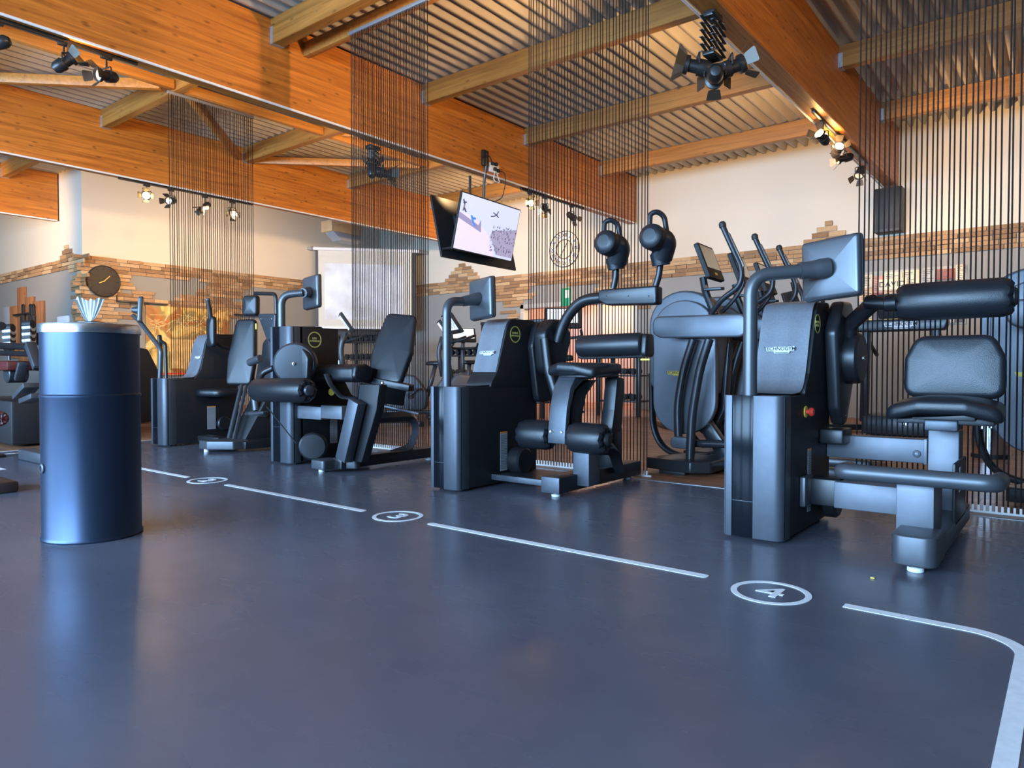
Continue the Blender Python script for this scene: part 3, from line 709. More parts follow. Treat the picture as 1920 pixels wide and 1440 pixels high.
b = NB(); cyl(b, (x1+.01, 4.12, .12), (x1+.09, 4.12, .12), .085, 28, .015); obj('belt_wheel_cover', b, M['black'], T4)

# ------------------------------------------------------------------ machine 3: total abdominal
T3 = thing('abdominal_machine', 'black abdominal machine at number 3 with raised shoulder pads', 'exercise machine', (-3.0, 3.9, 0), 'strength machines along the numbered line')
x0, x1, yf = -3.535, -3.268, 3.53
tower(T3, x0, x1, yf, .722, 4.43)
head(T3, x0+.02, x1, [(yf+.32, .70), (yf+.42, .82), (yf+.54, 1.16), (yf+.60, 1.215), (yf+.89, 1.215), (yf+.90, .70)], [(yf+.20, .724), (yf+.40, .728), (yf+.44, .84), (yf+.53, 1.12), (yf+.575, 1.205), (yf+.70, 1.222)])
q = PY(915, 662, yf+.47); plate_logo(T3, q+Vector((0, -.015, 0)), (1, 0, 0), (0, .09, .30), .145, M['white'], M['darktext'])
q = PX(965.5, 627, x1+.001); badge(T3, PX(966, 627, x1+.001), (0, 1, 0), (0, 0, 1), .062, ['TOTAL', 'ABDOMINAL'])
sticker(T3, x1+.0005, 3.985, 4.065, .10, .385)
pb = PY(838, 727, yf+.08); pe = PY(868, 565, yf+.24); sc = PY(903, 560, yf+.38)
console(T3, [pb-Vector((0, 0, .05)), (pb.x, pb.y, pe.z-.012), pe], None, sc, .27, .295, (-.22, -1, .03), (-.07, 0, 1), .031)
b = NB(); prism(b, rpoly([(4.38, .58), (4.30, 1.02), (4.36, 1.19), (4.52, 1.22), (4.68, 1.10), (4.66, .60)], .07), 'x', x1, x1+.06, .015, 3); obj('drum_housing', b, M['black'], T3)
b = NB(); prism(b, rpoly([(4.32, .82), (4.28, 1.12), (4.40, 1.22), (4.56, 1.22), (4.64, 1.10), (4.56, .86), (4.44, .78)], .08), 'x', x1+.07, x1+.19, .022, 3); dr = obj('drum_cover', b, M['black'], T3)
q = PX(1044, 640, x1+.19); b = NB(); lathe(b, [(.016, 0), (.013, .007), (.006, .010), (0, .010)], q, (1, 0, 0), 16); obj('axle_bolt', b, M['chrome'], dr)
Y3 = 4.36
la = [PY(1020, 635, 4.3), PY(1026, 690, 4.3), PY(1046, 757, 4.3)]
Tb('swing_lever', M['black'], T3, la, .024, .04, sides=14, flat=1.5)
b = NB(); cyl(b, la[2]-Vector((.05, 0, 0)), la[2]+Vector((.06, 0, 0)), .022, 16); obj('lever_joint', b, M['black'], T3)
ar = [PY(1050, 622, 4.42), PY(1078, 575, 4.42), PY(1130, 558, 4.42)]
Tb('overhead_arm', M['black'], T3, [PY(1046, 640, 4.42), PY(1060, 597, 4.42), PY(1090, 562, 4.42), PY(1140, 557, 4.42)], .041, .12, sides=16)
p0, p1 = PY(1127, 557, 4.42), PY(1236, 553, 4.42); hh = .052
b = NB(); prism(b, [(p0.x, p0.z-.03), (p0.x+.07, p0.z-.065), (p1.x-.01, p1.z-.065), (p1.x, p1.z-.05), (p1.x, p1.z+.05), (p1.x-.01, p1.z+.062), (p0.x+.02, p0.z+.05), (p0.x, p0.z+.03)], 'y', 4.375, 4.475, .012, 3); xb = obj('cross_box', b, M['black'], T3)
b = NB()
for px_ in (1137, 1178, 1216): q = PY(px_, 555, 4.375); cyl(b, q, q-Vector((0, .003, 0)), .005, 8, .001)
obj('box_screws', b, M['rubber'], xb, kind='stuff')
for base, top_, pc, hd in (((1150, 541), (1156, 500), (1143, 466), (1143, 420)), ((1228, 541), (1240, 492), (1229, 455), (1229, 405))):
    P0, P1, PC, PH = PY(*base, 4.42), PY(*top_, 4.42), PY(*pc, 4.36), PY(*hd, 4.36)
    Tb('pad_upright', M['black'], T3, [P0, (P0+P1)/2+Vector((.006, 0, 0)), P1+Vector((0, 0, .05))], .022, .03, sides=12)
    b = NB(); 
    for (pp0, pp1, rr, rr1) in ((P1+Vector((0, 0, -.02)), P1+Vector((-.005, -.01, .06)), .052, .060),): tube(b, [pp0, pp1], rr+.008, 0, sides=20, r1=rr1+.010)
    fc = PY(pc[0]-12, pc[1]-14, 4.24); ax_ = Vector((-.02, .97, -.10)).normalized()
    lathe(b, [(0, -.006), (.045, -.004), (.068, .003), (.082, .016), (.087, .04), (.085, .12), (.080, .17), (.06, .20), (0, .21)], fc, ax_, 28)
    tube(b, [fc+ax_*.10, fc+ax_*.15+Vector((.05, 0, -.01)), P1+Vector((0, 0, .03))], .083, .09, sides=24, r1=.074)
    sp_ = obj('shoulder_pad', b, M['leather'], T3)
    lx = PH.x; zt = PH.z
    Tb('loop_handle', M['black'], sp_, [(lx-.03, 4.33, zt-.12), (lx-.03, 4.34, zt+.015), (lx+.01, 4.36, zt+.03), (lx+.045, 4.40, zt+.0), (lx+.055, 4.43, zt-.14)], .018, .04, sides=12)
r0, r1 = PY(1086, 650, 4.36), PY(1208, 645, 4.36)
b = NB(); roller(b, r0, r1, .080, knob=False, pucker=False); ro = obj('chest_roller', b, M['leather'], T3)
b = NB(); tube(b, [r0+Vector((-.01, 0, -.02)), r0+Vector((0, 0, -.082)), r1+Vector((.02, 0, -.082)), r1+Vector((.035, 0, -.03))], .012, .03, sides=10); obj('roller_frame', b, M['black'], T3)
b = NB(); prism(b, rpoly([(4.29, r1.z-.09), (4.43, r1.z-.09), (4.42, r1.z+.07), (4.31, r1.z+.07)], .04), 'x', r1.x+.004, r1.x+.045, .012, 3); obj('roller_end_guard', b, M['black'], T3)
Bx('height_lever', M['yellow'], T3, r1.x-.03, r1.x+.04, 4.36, 4.38, r1.z-.112, r1.z-.10, .003)
# seat on curved post
f = frame((-2.665, 4.0, .80), (1, 0, 0), (0, 1, .02)); b = NB(); pad(b, rpoly([(-.20, 0), (-.09, -.035), (.05, -.035), (.19, 0), (.19, .36), (.10, .46), (-.10, .46), (-.20, .36)], .05), .075, .03, f, .008, both=True)
for v in b.verts:
    if v.co.y < 4.12: v.co.z += .018*math.cos((v.co.x+2.70)*14)*(4.12-v.co.y)/.12
st = obj('seat', b, M['leather'], T3)
Bx('seat_underplate', M['black'], T3, -2.80, -2.52, 4.05, 4.4, .785, .805, .006)
b = NB(); side_ = [(4.06, .79), (4.00, .72), (3.955, .58), (3.93, .40), (3.93, .34), (3.95, .34), (3.975, .40), (4.0, .58), (4.05, .70), (4.16, .765), (4.30, .775), (4.30, .79)]
prism(b, side_, 'x', -2.805, -2.665, .004); cp = obj('curved_post', b, M['steel'], T3)
b = NB()
for xx in (-2.78, -2.69): cyl(b, (xx, 3.925, .42), (xx, 3.933, .42), .009, 10, .002)
obj('post_bolts', b, M['chrome'], cp)
b = NB(); prism(b, [(4.02, .34), (4.03, .60), (4.10, .70), (4.25, .765), (4.36, .765), (4.22, .66), (4.16, .5), (4.14, .34)], 'x', -2.80, -2.68, .004); obj('post_core', b, M['black'], T3)
b = NB(); cyl(b, (-2.98, 3.99, .385), (-2.42, 3.99, .385), .018, 12); obj('footroll_axle', b, M['black'], T3)
for a_, b_ in ((( -3.075), (-2.81)), ((-2.655), (-2.375))):
    b = NB(); roller(b, (a_, 3.99, .385), (b_, 3.99, .385), .102); ro = obj('foot_roller', b, M['leather'], T3)
    b = NB(); lathe(b, [(.03, -.01), (.042, 0), (.042, .012), (.03, .024), (0, .03)], (b_, 3.99, .385), (1, 0, 0), 20); obj('end_cap', b, M['rubber'], ro)
Bx('lower_post', M['steel'], T3, -2.645, -2.52, 4.0, 4.14, .06, .36, .004)
b = NB(); tube(b, [(-2.58, 4.13, .30), (-2.58, 4.42, .28), (-2.58, 4.50, .10)], .05, .12, sides=4, seg=8); obj('curved_brace', b, M['black'], T3)
Bx('base_rail', M['black'], T3, -2.75, -2.61, 3.80, 4.90, .03, .135, .006)
Bx('rail_end', M['steel'], T3, -2.752, -2.608, 3.78, 3.80, .03, .135, .004)
b = NB(); prism(b, [(x1, 3.90), (-2.75, 3.90), (-2.75, 4.30), (x1, 4.30)], 'z', .055, .085, .004); fp = obj('floor_plate', b, M['black'], T3)
Bx('plate_edge', M['steel'], T3, x1, -2.75, 3.885, 3.90, .05, .09, .002)
for yy in (3.85, 4.8):
    b = NB(); cyl(b, (-2.68, yy, 0), (-2.68, yy, .016), .03, 20, .003); cyl(b, (-2.68, yy, .016), (-2.68, yy, .035), .014, 12, .001); obj('foot_pad', b, M['whiteplastic'], T3)
b = NB(); cyl(b, (x1+.02, 4.12, .17), (x1+.13, 4.12, .17), .098, 36, .012); obj('belt_wheel_cover', b, M['black'], T3)
Bx('rear_tank', M['black'], T3, -2.74, -2.60, 4.45, 4.6, .12, .42, .02)
b = NB(); prism(b, rpoly([(4.26, .40), (4.40, .40), (4.42, .50), (4.44, .78), (4.34, .79), (4.30, .56)], .03), 'x', -2.60, -2.50, .01); obj('seat_carriage', b, M['black'], T3)


# ------------------------------------------------------------------ machine 2: leg extension
T2 = thing('leg_extension_machine', 'black leg extension machine behind number 2 with tall reclined backrest', 'exercise machine', (-5.0, 3.9, 0), 'strength machines along the numbered line')
x0, x1, yf = -5.645, -5.335, 3.63
tower(T2, x0, x1, yf, 1.215, 4.15, .08)
b = NB(); prism(b, rpoly([(yf+.1, .02), (yf+.1, 1.215), (3.97, 1.225), (4.05, 1.12), (4.12, .90), (4.30, .60), (4.52, .50), (4.52, .02)], [0, 0, .05, .05, .05, .05, .02, 0]), 'x', x0+.02, x1, .006); obj('upper_body', b, M['side'], T2)
badge(T2, PX(590, 637, x1+.001), (0, 1, 0), (0, 0, 1), .072, ['LEG', 'EXTENSION'])
sticker(T2, x1+.0005, 4.05, 4.13, .16, .40)
pb = PY(528, 612, yf+.09); pe = PY(568, 549, yf+.22); sc = PY(584, 548, yf+.36)
console(T2, [pb-Vector((0, 0, .05)), (pb.x, pb.y, pe.z-.02), pe], None, sc, .27, .30, (-.10, -1, .03), (-.07, 0, 1), .034)
# drum on the front side
dc = PY(545, 682, 3.5); 
b = NB(); prism(b, rpoly([(-.16, -.14), (.18, -.20), (.20, .06), (.06, .19), (-.06, .16), (-.17, .02)], .09), 'y', 0, .05, .012, 3, ); b.transform(Matrix.Translation((dc.x-.05, 3.56, dc.z))); obj('drum_housing', b, M['gunblack'] if 'gunblack' in M else M['black'], T2)
b = NB(); lathe(b, [(0, 0), (.17, 0), (.178, .012), (.176, .10), (.160, .122), (0, .128)], (dc.x-.06, 3.60, dc.z), (.72, -.69, 0), 48); dr = obj('drum', b, M['drumgrey'], T2)
qd = Vector((dc.x-.06, 3.60, dc.z))+Vector((.72, -.69, 0))*.128
b = NB(); lathe(b, [(.019, -.002), (.016, .006), (.008, .009), (0, .009)], qd, (.72, -.69, 0), 16); obj('axle_bolt', b, M['chrome'], dr)
Tb('roller_arm', M['black'], T2, [PY(512, 690, 3.50), PY(490, 700, 3.45), PY(485, 725, 3.40)], .026, .05, sides=12)
r0, r1 = PY(480, 731, 3.42), PY(578, 732, 3.42)
b = NB(); roller(b, r0, r1, .10); ro = obj('shin_roller', b, M['leather'], T2)
b = NB(); lathe(b, [(.028, -.01), (.042, .0), (.044, .016), (.034, .030), (0, .038)], r1, (1, -.2, 0), 20); obj('end_cap', b, M['drumgrey'], ro)
b = NB(); cyl(b, r0-Vector((.075, 0, 0)), r0, .032, 18); obj('roller_joint', b, M['gun'], T2)
# seat, strap, frame
s0, s1 = PY(576, 690, 3.80), PY(660, 692, 3.80); zt = s0.z
b = NB(); prism(b, rpoly([(3.78, zt-.10), (3.78, zt), (3.86, zt+.035), (4.30, zt-.06), (4.28, zt-.13), (3.84, zt-.12)], .035, 4), 'x', s0.x, s1.x+.02, .015, 3); obj('seat', b, M['leather'], T2)
b = NB(); prism(b, rpoly([(3.77, zt-.08), (3.79, zt+.02), (3.90, zt+.036), (3.98, zt), (3.95, zt-.10), (3.85, zt-.12)], .035), 'x', s1.x+.012, s1.x+.065, .02, 3); obj('seat_side_pad', b, M['leather'], T2)
Tb('thigh_strap', M['drumgrey'], T2, [PY(612, 702, 3.74), PY(620, 722, 3.73), PY(640, 745, 3.76), PY(668, 748, 3.80)], .026, .03, sides=8, flat=.4)
bl, br_, tl, tr = PY(703, 708, 4.12), PY(755, 722, 4.12), PY(742, 600, 4.42), PY(788, 598, 4.42)
ctr = (bl+br_+tl+tr)/4; xv = Vector((.93, .25, 0)); yv = ((tl+tr)-(bl+br_))/2
yv = Vector((.16, .30, .58)); L = ((tl+tr)/2-(bl+br_)/2).length; W = .37; ctr += Vector((-.0, -.03, .0))
f = frame(ctr, (1, .35, -.1), yv)
b = NB(); pad(b, rpoly([(-W*.44, -L*.52), (W*.44, -L*.52), (W*.52, -L*.05), (W*.40, L*.50), (-W*.40, L*.50), (-W*.52, -L*.05)], .06), .075, .03, f, .012, both=True); bk = obj('backrest', b, M['leather'], T2)
b = NB(); prism(b, rect(W*.7, L*.85, .03), 'z', -.015, .0, .004, m=f); obj('backrest_shell', b, M['black'], bk)
b = NB(); beam_between(b, PY(660, 705, 3.98), PY(772, 728, 4.15), .10, .06, .01); obj('seat_carriage', b, M['black'], T2)
b = NB(); beam_between(b, PY(675, 735, 3.95), PY(755, 745, 4.3), .16, .15, .02); obj('slide_housing', b, M['black'], T2)
b = NB(); beam_between(b, PY(715, 760, 3.98), PY(786, 776, 4.1), .03, .018, .003); obj('slide_bar', b, M['steel'], T2)
for px_, py_ in ((718, 718), (700, 758)):
    q = PY(px_, py_, 3.88); b = NB(); lathe(b, [(.013, 0), (.013, .012), (.008, .018), (0, .018)], q, (.3, -1, 0), 12); obj('bolt', b, M['chrome'], T2)
q = PY(622, 735, 3.75); b = NB(); lathe(b, [(0, 0), (.03, .0), (.03, .006), (0, .008)], q, (.3, -1, 0), 20); obj('yellow_knob', b, M['yellow'], T2)
b = NB(); box(b, x1, -5.0, 3.70, 3.80, .41, .52, .004); obj('cross_beam', b, M['gun2'], T2)
b = NB(); box(b, -5.0, -4.72, 3.70, 3.80, .425, .535, .004); obj('cross_beam_end', b, M['gun2'], T2)
pt0, pt1 = PY(670, 752, 3.60), PY(645, 862, 3.60)
b = NB(); beam_between(b, pt1, pt0, .12, .085, .004, up=Vector((0, 1, 0))); obj('front_post', b, M['steel'], T2)
b = NB(); prism(b, [(-.0, 0), (.12, 0), (.30, .42), (.34, .62), (.10, .62)], 'y', 3.66, 3.74, .006); b.transform(Matrix.Translation((pt1.x+.02, 0, .10))); obj('side_shell', b, M['side'], T2)
b = NB(); prism(b, rpoly([(-4.875, 3.50), (-4.70, 3.50), (-4.70, 3.62), (-4.55, 3.72), (-4.60, 3.80), (-4.875, 3.68)], .03), 'z', .03, .105, .008, 3); obj('front_foot', b, M['gun'], T2)
b = NB(); beam_between(b, (-4.68, 3.62, .075), (-4.68, 4.75, .075), .11, .09, .008); obj('base_rail', b, M['gunblack'] if 'gunblack' in M else M['black'], T2)
b = NB(); tube(b, [(-4.69, 4.02, .42), (-4.69, 4.46, .42), (-4.69, 4.52, .30), (-4.69, 4.44, .12), (-4.69, 4.2, .085)], .045, .14, sides=4, seg=8); obj('curved_brace', b, M['drumgrey'], T2)
for xx, yy in ((-4.80, 3.56), (-4.68, 4.66)):
    b = NB(); cyl(b, (xx, yy, 0), (xx, yy, .032), .026, 16, .003); obj('foot_pad', b, M['whiteplastic'], T2)
w0 = PY(580, 838, 3.62); b = NB(); lathe(b, [(0, 0), (.118, 0), (.122, .01), (.12, .06), (.105, .072), (0, .075)], (x1+.13, 3.78, .17), (.7, -.71, 0), 40); obj('belt_wheel_cover', b, M['black'], T2)
Tb('pull_cord', M['rubber'], T2, [PY(500, 762, 3.45), PY(556, 832, 3.60)], .005, 0, sides=6)

# ------------------------------------------------------------------ machine 1: shoulder press
T1 = thing('shoulder_press_machine', 'black seated press machine farthest left in the row, with angled console pole', 'exercise machine', (-7.3, 3.95, 0), 'strength machines along the numbered line')
x0, x1, yf = -7.955, -7.64, 3.64
tower(T1, x0, x1, yf, .738, 4.5, .08)
head(T1, x0+.02, x1-.02, [(yf+.32, .70), (yf+.42, .82), (yf+.50, 1.18), (yf+.58, 1.235), (yf+.90, 1.24), (yf+.90, .70)], [(yf+.20, .741), (yf+.38, .745), (yf+.43, .86), (yf+.49, 1.14), (yf+.54, 1.225), (yf+.68, 1.242)])
plate_logo(T1, PY(373, 670, yf+.45)+Vector((0, -.015, 0)), (1, 0, 0), (0, .09, .30), .13, M['white'], M['darktext'])
sticker(T1, x1-.0005, 4.12, 4.22, .16, .42)
yp = yf+.09; pp = [PY(300, 712, yp), PY(302, 655, yp), PY(258, 598, yp), PY(250, 592, yp)]
Tb('console_pole', M['pole'], T1, pp, .025, .06, sides=14)
c = PY(263, 582, yp); n = Vector((-.46, -.88, .05)).normalized(); u = Vector((-.06, 0, 1)); u = (u-n*u.dot(n)).normalized()
f = frame(c, u.cross(n), u); b = NB(); pad(b, rect(.26, .29, .025), .036, .02, f @ Matrix.Translation((0, 0, -.015)), .006); s = obj('console_back', b, M['consoleback'], T1)
b = NB(); prism(b, rect(.266, .296, .026), 'z', -.027, -.014, .003, m=f); obj('bezel', b, M['rubber'], s)
b = NB(); prism(b, rect(.23, .26, .01), 'z', -.0285, -.0272, 0, m=f); obj('screen', b, M['gloss'], s)
b = NB(); lathe(b, [(.05, 0), (.045, .02), (.028, .07), (0, .075)], c+n*.015, n, 16); obj('console_mount', b, M['pole'], s)
# second (rear) handle pole right of it
Tb('rear_pole', M['black'], T1, [PY(312, 712, 4.2), PY(310, 645, 4.2), PY(303, 640, 4.2)], .02, .03)
b = NB(); pad(b, rect(.05, .16, .02), .03, .012, frame(PY(299, 640, 4.2), (0, 1, 0), (-.1, 0, 1)), .004); obj('rear_pad', b, M['leather'], T1)
# seat/backrest/head
f = frame(PY(400, 738, 4.15), (1, 0, 0), (.0, 1, 0)); b = NB(); pad(b, rpoly([(-.27, -.12), (0.0, -.17), (.27, -.10), (.27, .25), (-.27, .25)], .10), .085, .035, f @ Matrix.Translation((0, 0, -.03)), .01, both=True)
obj('seat', b, M['leather'], T1)
bl, tl = PY(447, 722, 4.30), PY(474, 602, 4.45); yv = tl-bl; ctr = (bl+tl)/2
f = frame(ctr, (.93, .30, 0), yv); b = NB(); L = yv.length*1.02; pad(b, rpoly([(-.17, -L/2), (.17, -L/2), (.19, -L*.1), (.13, L/2), (-.13, L/2), (-.19, -L*.1)], .06), .075, .03, f, .012, both=True); obj('backrest', b, M['leather'], T1)
f = frame(PY(476, 574, 4.45), (.93, .30, 0), (.05, .05, 1)); b = NB(); pad(b, rect(.20, .23, .045), .08, .03, f, .012, both=True); obj('headrest', b, M['leather'], T1)
Bx('yellow_tag', M['yellow'], T1, *(lambda q: (q.x-.012, q.x+.012, q.y-.002, q.y, q.z-.03, q.z+.03))(PY(480, 612, 4.25)), 0)
b = NB(); q0, q1, q2, q3 = PY(482, 588, 4.3), PY(516, 588, 4.3), PY(512, 628, 4.3), PY(503, 632, 4.3)
prism(b, rpoly([(q0.x, q0.z), (q1.x, q1.z), (q1.x-.02, q2.z-.02), (q0.x+.18, q2.z-.06)], .03), 'y', 4.30, 4.34, .008); sb = obj('handle_bracket', b, M['drumgrey'], T1)
b = NB()
for px_ in (489, 509): q = PY(px_, 598, 4.3); cyl(b, q, q-Vector((0, .006, 0)), .011, 10, .002)
obj('bracket_screws', b, M['chrome'], sb)
Tb('press_handle', M['black'], T1, [PY(478, 550, 4.35), PY(517, 551, 4.35), PY(519, 610, 4.35)], .02, .06, sides=12)
# left grip arm with pad
b = NB(); tube(b, [PX(452, 653, -7.5), PX(418, 652, -7.5), PX(402, 640, -7.5)], .02, .05, sides=12); obj('grip_arm', b, M['black'], T1)
f = frame(PX(402, 622, -7.5), (.93, .0, 0), (-.20, 0, 1)); b = NB(); pad(b, rect(.14, .34, .05), .06, .025, f, .01, both=True); obj('arm_pad', b, M['leather'], T1)
Tb('grip', M['rubber'], T1, [PX(396, 600, -7.5), PX(390, 564, -7.5)], .024, 0, sides=14)
b = NB(); lathe(b, [(.028, 0), (.026, .02), (.015, .03), (0, .03)], PX(390, 564, -7.5), (-.1, 0, 1), 14); obj('grip_cap', b, M['steel'], T1)
b = NB(); prism(b, [(4.0, .06), (4.62, .06), (4.62, .45), (4.50, .95), (4.38, .95), (4.30, .55)], 'x', -7.02, -6.72, .01); obj('seat_frame', b, M['side'], T1)
b = NB(); beam_between(b, PY(428, 826, 3.95), PY(453, 722, 4.25), .05, .03, .004, up=Vector((0, 1, 0))); obj('seat_rail', b, M['steel'], T1)
b = NB(); beam_between(b, PY(438, 826, 3.95), PY(462, 722, 4.25), .03, .03, .004, up=Vector((0, 1, 0))); obj('seat_rail', b, M['gun'], T1)
b = NB(); prism(b, rpoly([(-6.93, 3.64), (-6.76, 3.64), (-6.55, 3.80), (-6.55, 3.98), (-6.93, 3.98)], .03), 'z', .035, .12, .008, 3); obj('front_foot', b, M['gun'], T1)
b = NB(); box(b, -7.35, -6.93, 3.85, 3.98, .06, .13, .01); box(b, -6.9, -6.5, 3.9, 4.6, .03, .11, .01); obj('base_frame', b, M['black'], T1)
for xx, yy in ((-6.86, 3.69), (-6.62, 4.5)):
    b = NB(); cyl(b, (xx, yy, 0), (xx, yy, .036), .026, 16, .003); obj('foot_pad', b, M['whiteplastic'], T1)
b = NB(); cyl(b, PY(476, 735, 4.2), PY(480, 770, 4.2), .035, 18); cyl(b, PY(463, 776, 4.2), PY(500, 776, 4.2), .03, 18); q = PY(485, 775, 4.1); cyl(b, q-Vector((.1, 0, .01)), q+Vector((.1, 0, .01)), .018, 12); obj('actuator', b, M['gun'], T1)
b = NB(); cyl(b, PY(468, 680, 4.15), PY(488, 672, 4.15), .04, 16); obj('pivot_joint', b, M['gun'], T1)
b = NB(); prism(b, rpoly([(-.16, -.25), (.12, -.25), (.14, .10), (.02, .28), (-.08, .22)], .09), 'y', 4.35, 4.43, .012, 3); q = PY(500, 680, 4.35); b.transform(Matrix.Translation((q.x, 0, q.z))); obj('cam_cover', b, M['black'], T1)
b = NB(); cyl(b, (x1+.005, 4.30, .22), (x1+.06, 4.30, .22), .08, 24, .01); obj('belt_wheel_cover', b, M['black'], T1)

# ================================================================== STRING CURTAINS
cord_me = None
def curtain(axis, a0, a1, const, ztop, label, n=41):
    global cord_me
    mid = (a0+a1)/2; loc = (mid, const, 0) if axis == 'x' else (const, mid, 0)
    t = thing('string_curtain', label, 'string curtain', loc, 'black string curtains')
    def bx(name, m, p0, p1, w0, w1, z0, z1):
        if axis == 'x': return Bx(name, m, t, p0, p1, const+w0, const+w1, z0, z1, .002)
        return Bx(name, m, t, const+w0, const+w1, p0, p1, z0, z1, .002)
    bx('top_rail', M['railgrey'], a0-.02, a1+.02, -.02, .02, ztop, ztop+.035)
    bx('floor_strip', M['whiteplastic'], a0-.02, a1+.04, -.012, .012, .0, .012)
    b = NB()
    for i in range(n):
        u = a0+(a1-a0)*i/(n-1)
        p = (u, const) if axis == 'x' else (const, u)
        box(b, p[0]-.006, p[0]+.006, p[1]-.006, p[1]+.006, .012, .045, 0)
    obj('strip_clips', b, M['whiteplastic'], t, kind='stuff')
    key = round(ztop, 3)
    if cord_me is None or cord_me[0] != key:
        b = NB(); cyl(b, (0, 0, 0), (0, 0, ztop-.03), .0046, 6, .0); me = bpy.data.meshes.new('cord'); 
        for f_ in b.faces: f_.smooth = True
        b.to_mesh(me); b.free(); me.materials.append(M['cord']); cord_me = (key, me)
    for i in range(n):
        u = a0+(a1-a0)*i/(n-1); o = bpy.data.objects.new('cord', cord_me[1]); COL.objects.link(o); o.parent = t
        j = random.uniform(-.004, .004); o.location = (u-mid+j, 0, .032) if axis == 'x' else (0, u-mid+j, .032)
        o.rotation_euler = (random.uniform(-.0012, .0012), random.uniform(-.0014, .0014), 0)
curtain('x', -3.775, -2.615, 5.0, 4.445, 'black string curtain behind the number 3 machine')
curtain('x', -6.185, -5.025, 5.0, 4.445, 'black string curtain hanging before the grey rail left of the television')
curtain('x', -1.10, .06, 4.98, 4.445, 'black string curtain at the right edge behind the number 4 machine')
curtain('y', 4.56, 5.76, -9.35, 4.445, 'leftmost black string curtain, hung lengthwise near the black clock')
#@@BACKGROUND
# ================================================================== LAMPS
def yoke_spot(T, c, aim, lit=False, s=1.0, stem=None, doors=True):
    """theatre style spotlight: housing, lens ring, four barn doors, yoke"""
    c = Vector(c); a = (Vector(aim)-c).normalized()
    b = NB(); lathe(b, [(0, -.10*s), (.030*s, -.095*s), (.048*s, -.07*s), (.052*s, -.03*s), (.052*s, 0), (.040*s, .004*s), (.040*s, .055*s), (.058*s, .06*s), (.058*s, .085*s), (.050*s, .086*s), (.048*s, .06*s)], c, a, 20)
    h = obj('housing', b, M['housing'], T)
    b = NB(); lathe(b, [(0, .062*s), (.046*s, .062*s), (.046*s, .066*s), (0, .070*s)], c, a, 18); obj('lens', b, M['glow'] if lit else M['glass_off'], h)
    if doors:
        u = a.cross(Vector((0, 0, 1))).normalized(); w = a.cross(u)
        for d1, d2 in ((u, w), (-u, w), (w, u), (-w, u)):
            o0 = c+a*.086*s+d1*.058*s; yv = (a+d1*.75).normalized(); f = frame(o0, d2, yv)
            b = NB(); prism(b, rpoly([(-.035*s, 0), (.035*s, 0), (.048*s, .075*s), (-.048*s, .075*s)], .012*s, 3), 'z', -.0012, .0012, 0, m=f); obj('barn_door', b, M['barn'], h)
    top = stem if stem is not None else c+Vector((0, 0, .14*s))
    u = a.cross(Vector((0, 0, 1))).normalized()*.062*s
    b = NB(); tube(b, [c-u, c-u+Vector((0, 0, .07*s)), c+u+Vector((0, 0, .07*s)), c+u], .006*s, .02, sides=6); cyl(b, c+Vector((0, 0, .07*s)), top, .008*s, 8, .001); obj('yoke', b, M['housing'], T)
M['barn'] = mat('barn_door_brown', (.06, .045, .03), .4, .3)
def track_spot(x, y, label, aim, lit=False, z=3.80, cat='spotlight'):
    T = thing('track_spotlight', label, cat, (x, y, z), 'track spotlights under the roof beams')
    b = NB(); box(b, x-.018, x+.018, y-.05, y+.05, z-.045, z-.012, .004); obj('adapter', b, M['housing'], T)
    c = Vector((x, y, z-.20)); yoke_spot(T, c, c+Vector(aim), lit, 1.1, stem=Vector((x, y, z-.04))); return T
def track(x, y0, y1, label):
    T = thing('light_track', label, 'light track', (x, (y0+y1)/2, 3.80))
    Bx('track_rail', M['housing'], T, x-.018, x+.018, y0, y1, 3.80-.014, 3.818, .002)
track(-7.19, .6, 3.2, 'dark light track under the near beam at upper left'); track(-11.69, 4.9, 7.2, 'dark light track under the second beam above black clock')
track(-2.40, 8.6, 11.3, 'dark light track under the right beam with three lit lamps'); track(-7.19, 9.3, 11.2, 'dark light track under the beam right of the television')
track_spot(-7.19, 2.05, 'black spotlight at the very left edge below the near beam', (-.6, -.6, -.2))
track_spot(-7.19, 2.56, 'glowing spotlight with orange barn doors under the near beam, upper left', (.3, .5, .5), True)
track_spot(-7.19, 2.92, 'silver-faced spotlight under near beam, right of the glowing one', (.2, -1, -.2))
track_spot(-7.19, 9.55, 'glowing spotlight just right of the television', (.75, -.6, -.1), True)
track_spot(-7.19, 9.98, 'dark spotlight right of television, seen through string curtain', (-.6, .8, -.2))
track_spot(-7.19, 10.8, 'small dark spotlight above the white skeleton clock', (.1, .9, -.3))
track_spot(-11.69, 5.33, 'glowing spotlight above the black wall clock', (.85, -.5, -.1), True)
track_spot(-11.69, 5.72, 'unlit spotlight right of the glowing one over black clock', (.5, -.7, -.2))
track_spot(-11.69, 6.30, 'spotlight seen through the left half of leftmost string curtain', (-.2, -.6, -.6))
track_spot(-11.69, 6.80, 'spotlight seen through the right edge of leftmost string curtain', (.7, -.3, -.4))
track_spot(-2.40, 9.02, 'glowing spotlight under right beam, leftmost of the lit three', (-.2, -.7, .35), True)
track_spot(-2.40, 9.66, 'glowing spotlight under right beam, upper right of the lit three', (.5, -.8, .4), True)
track_spot(-2.40, 10.05, 'glowing spotlight under right beam, lowest of the lit three', (-.8, -.5, -.2), True)
track_spot(-2.40, 10.9, 'unlit spotlight under right beam, right of the three glowing ones', (-.1, -.6, -.75))
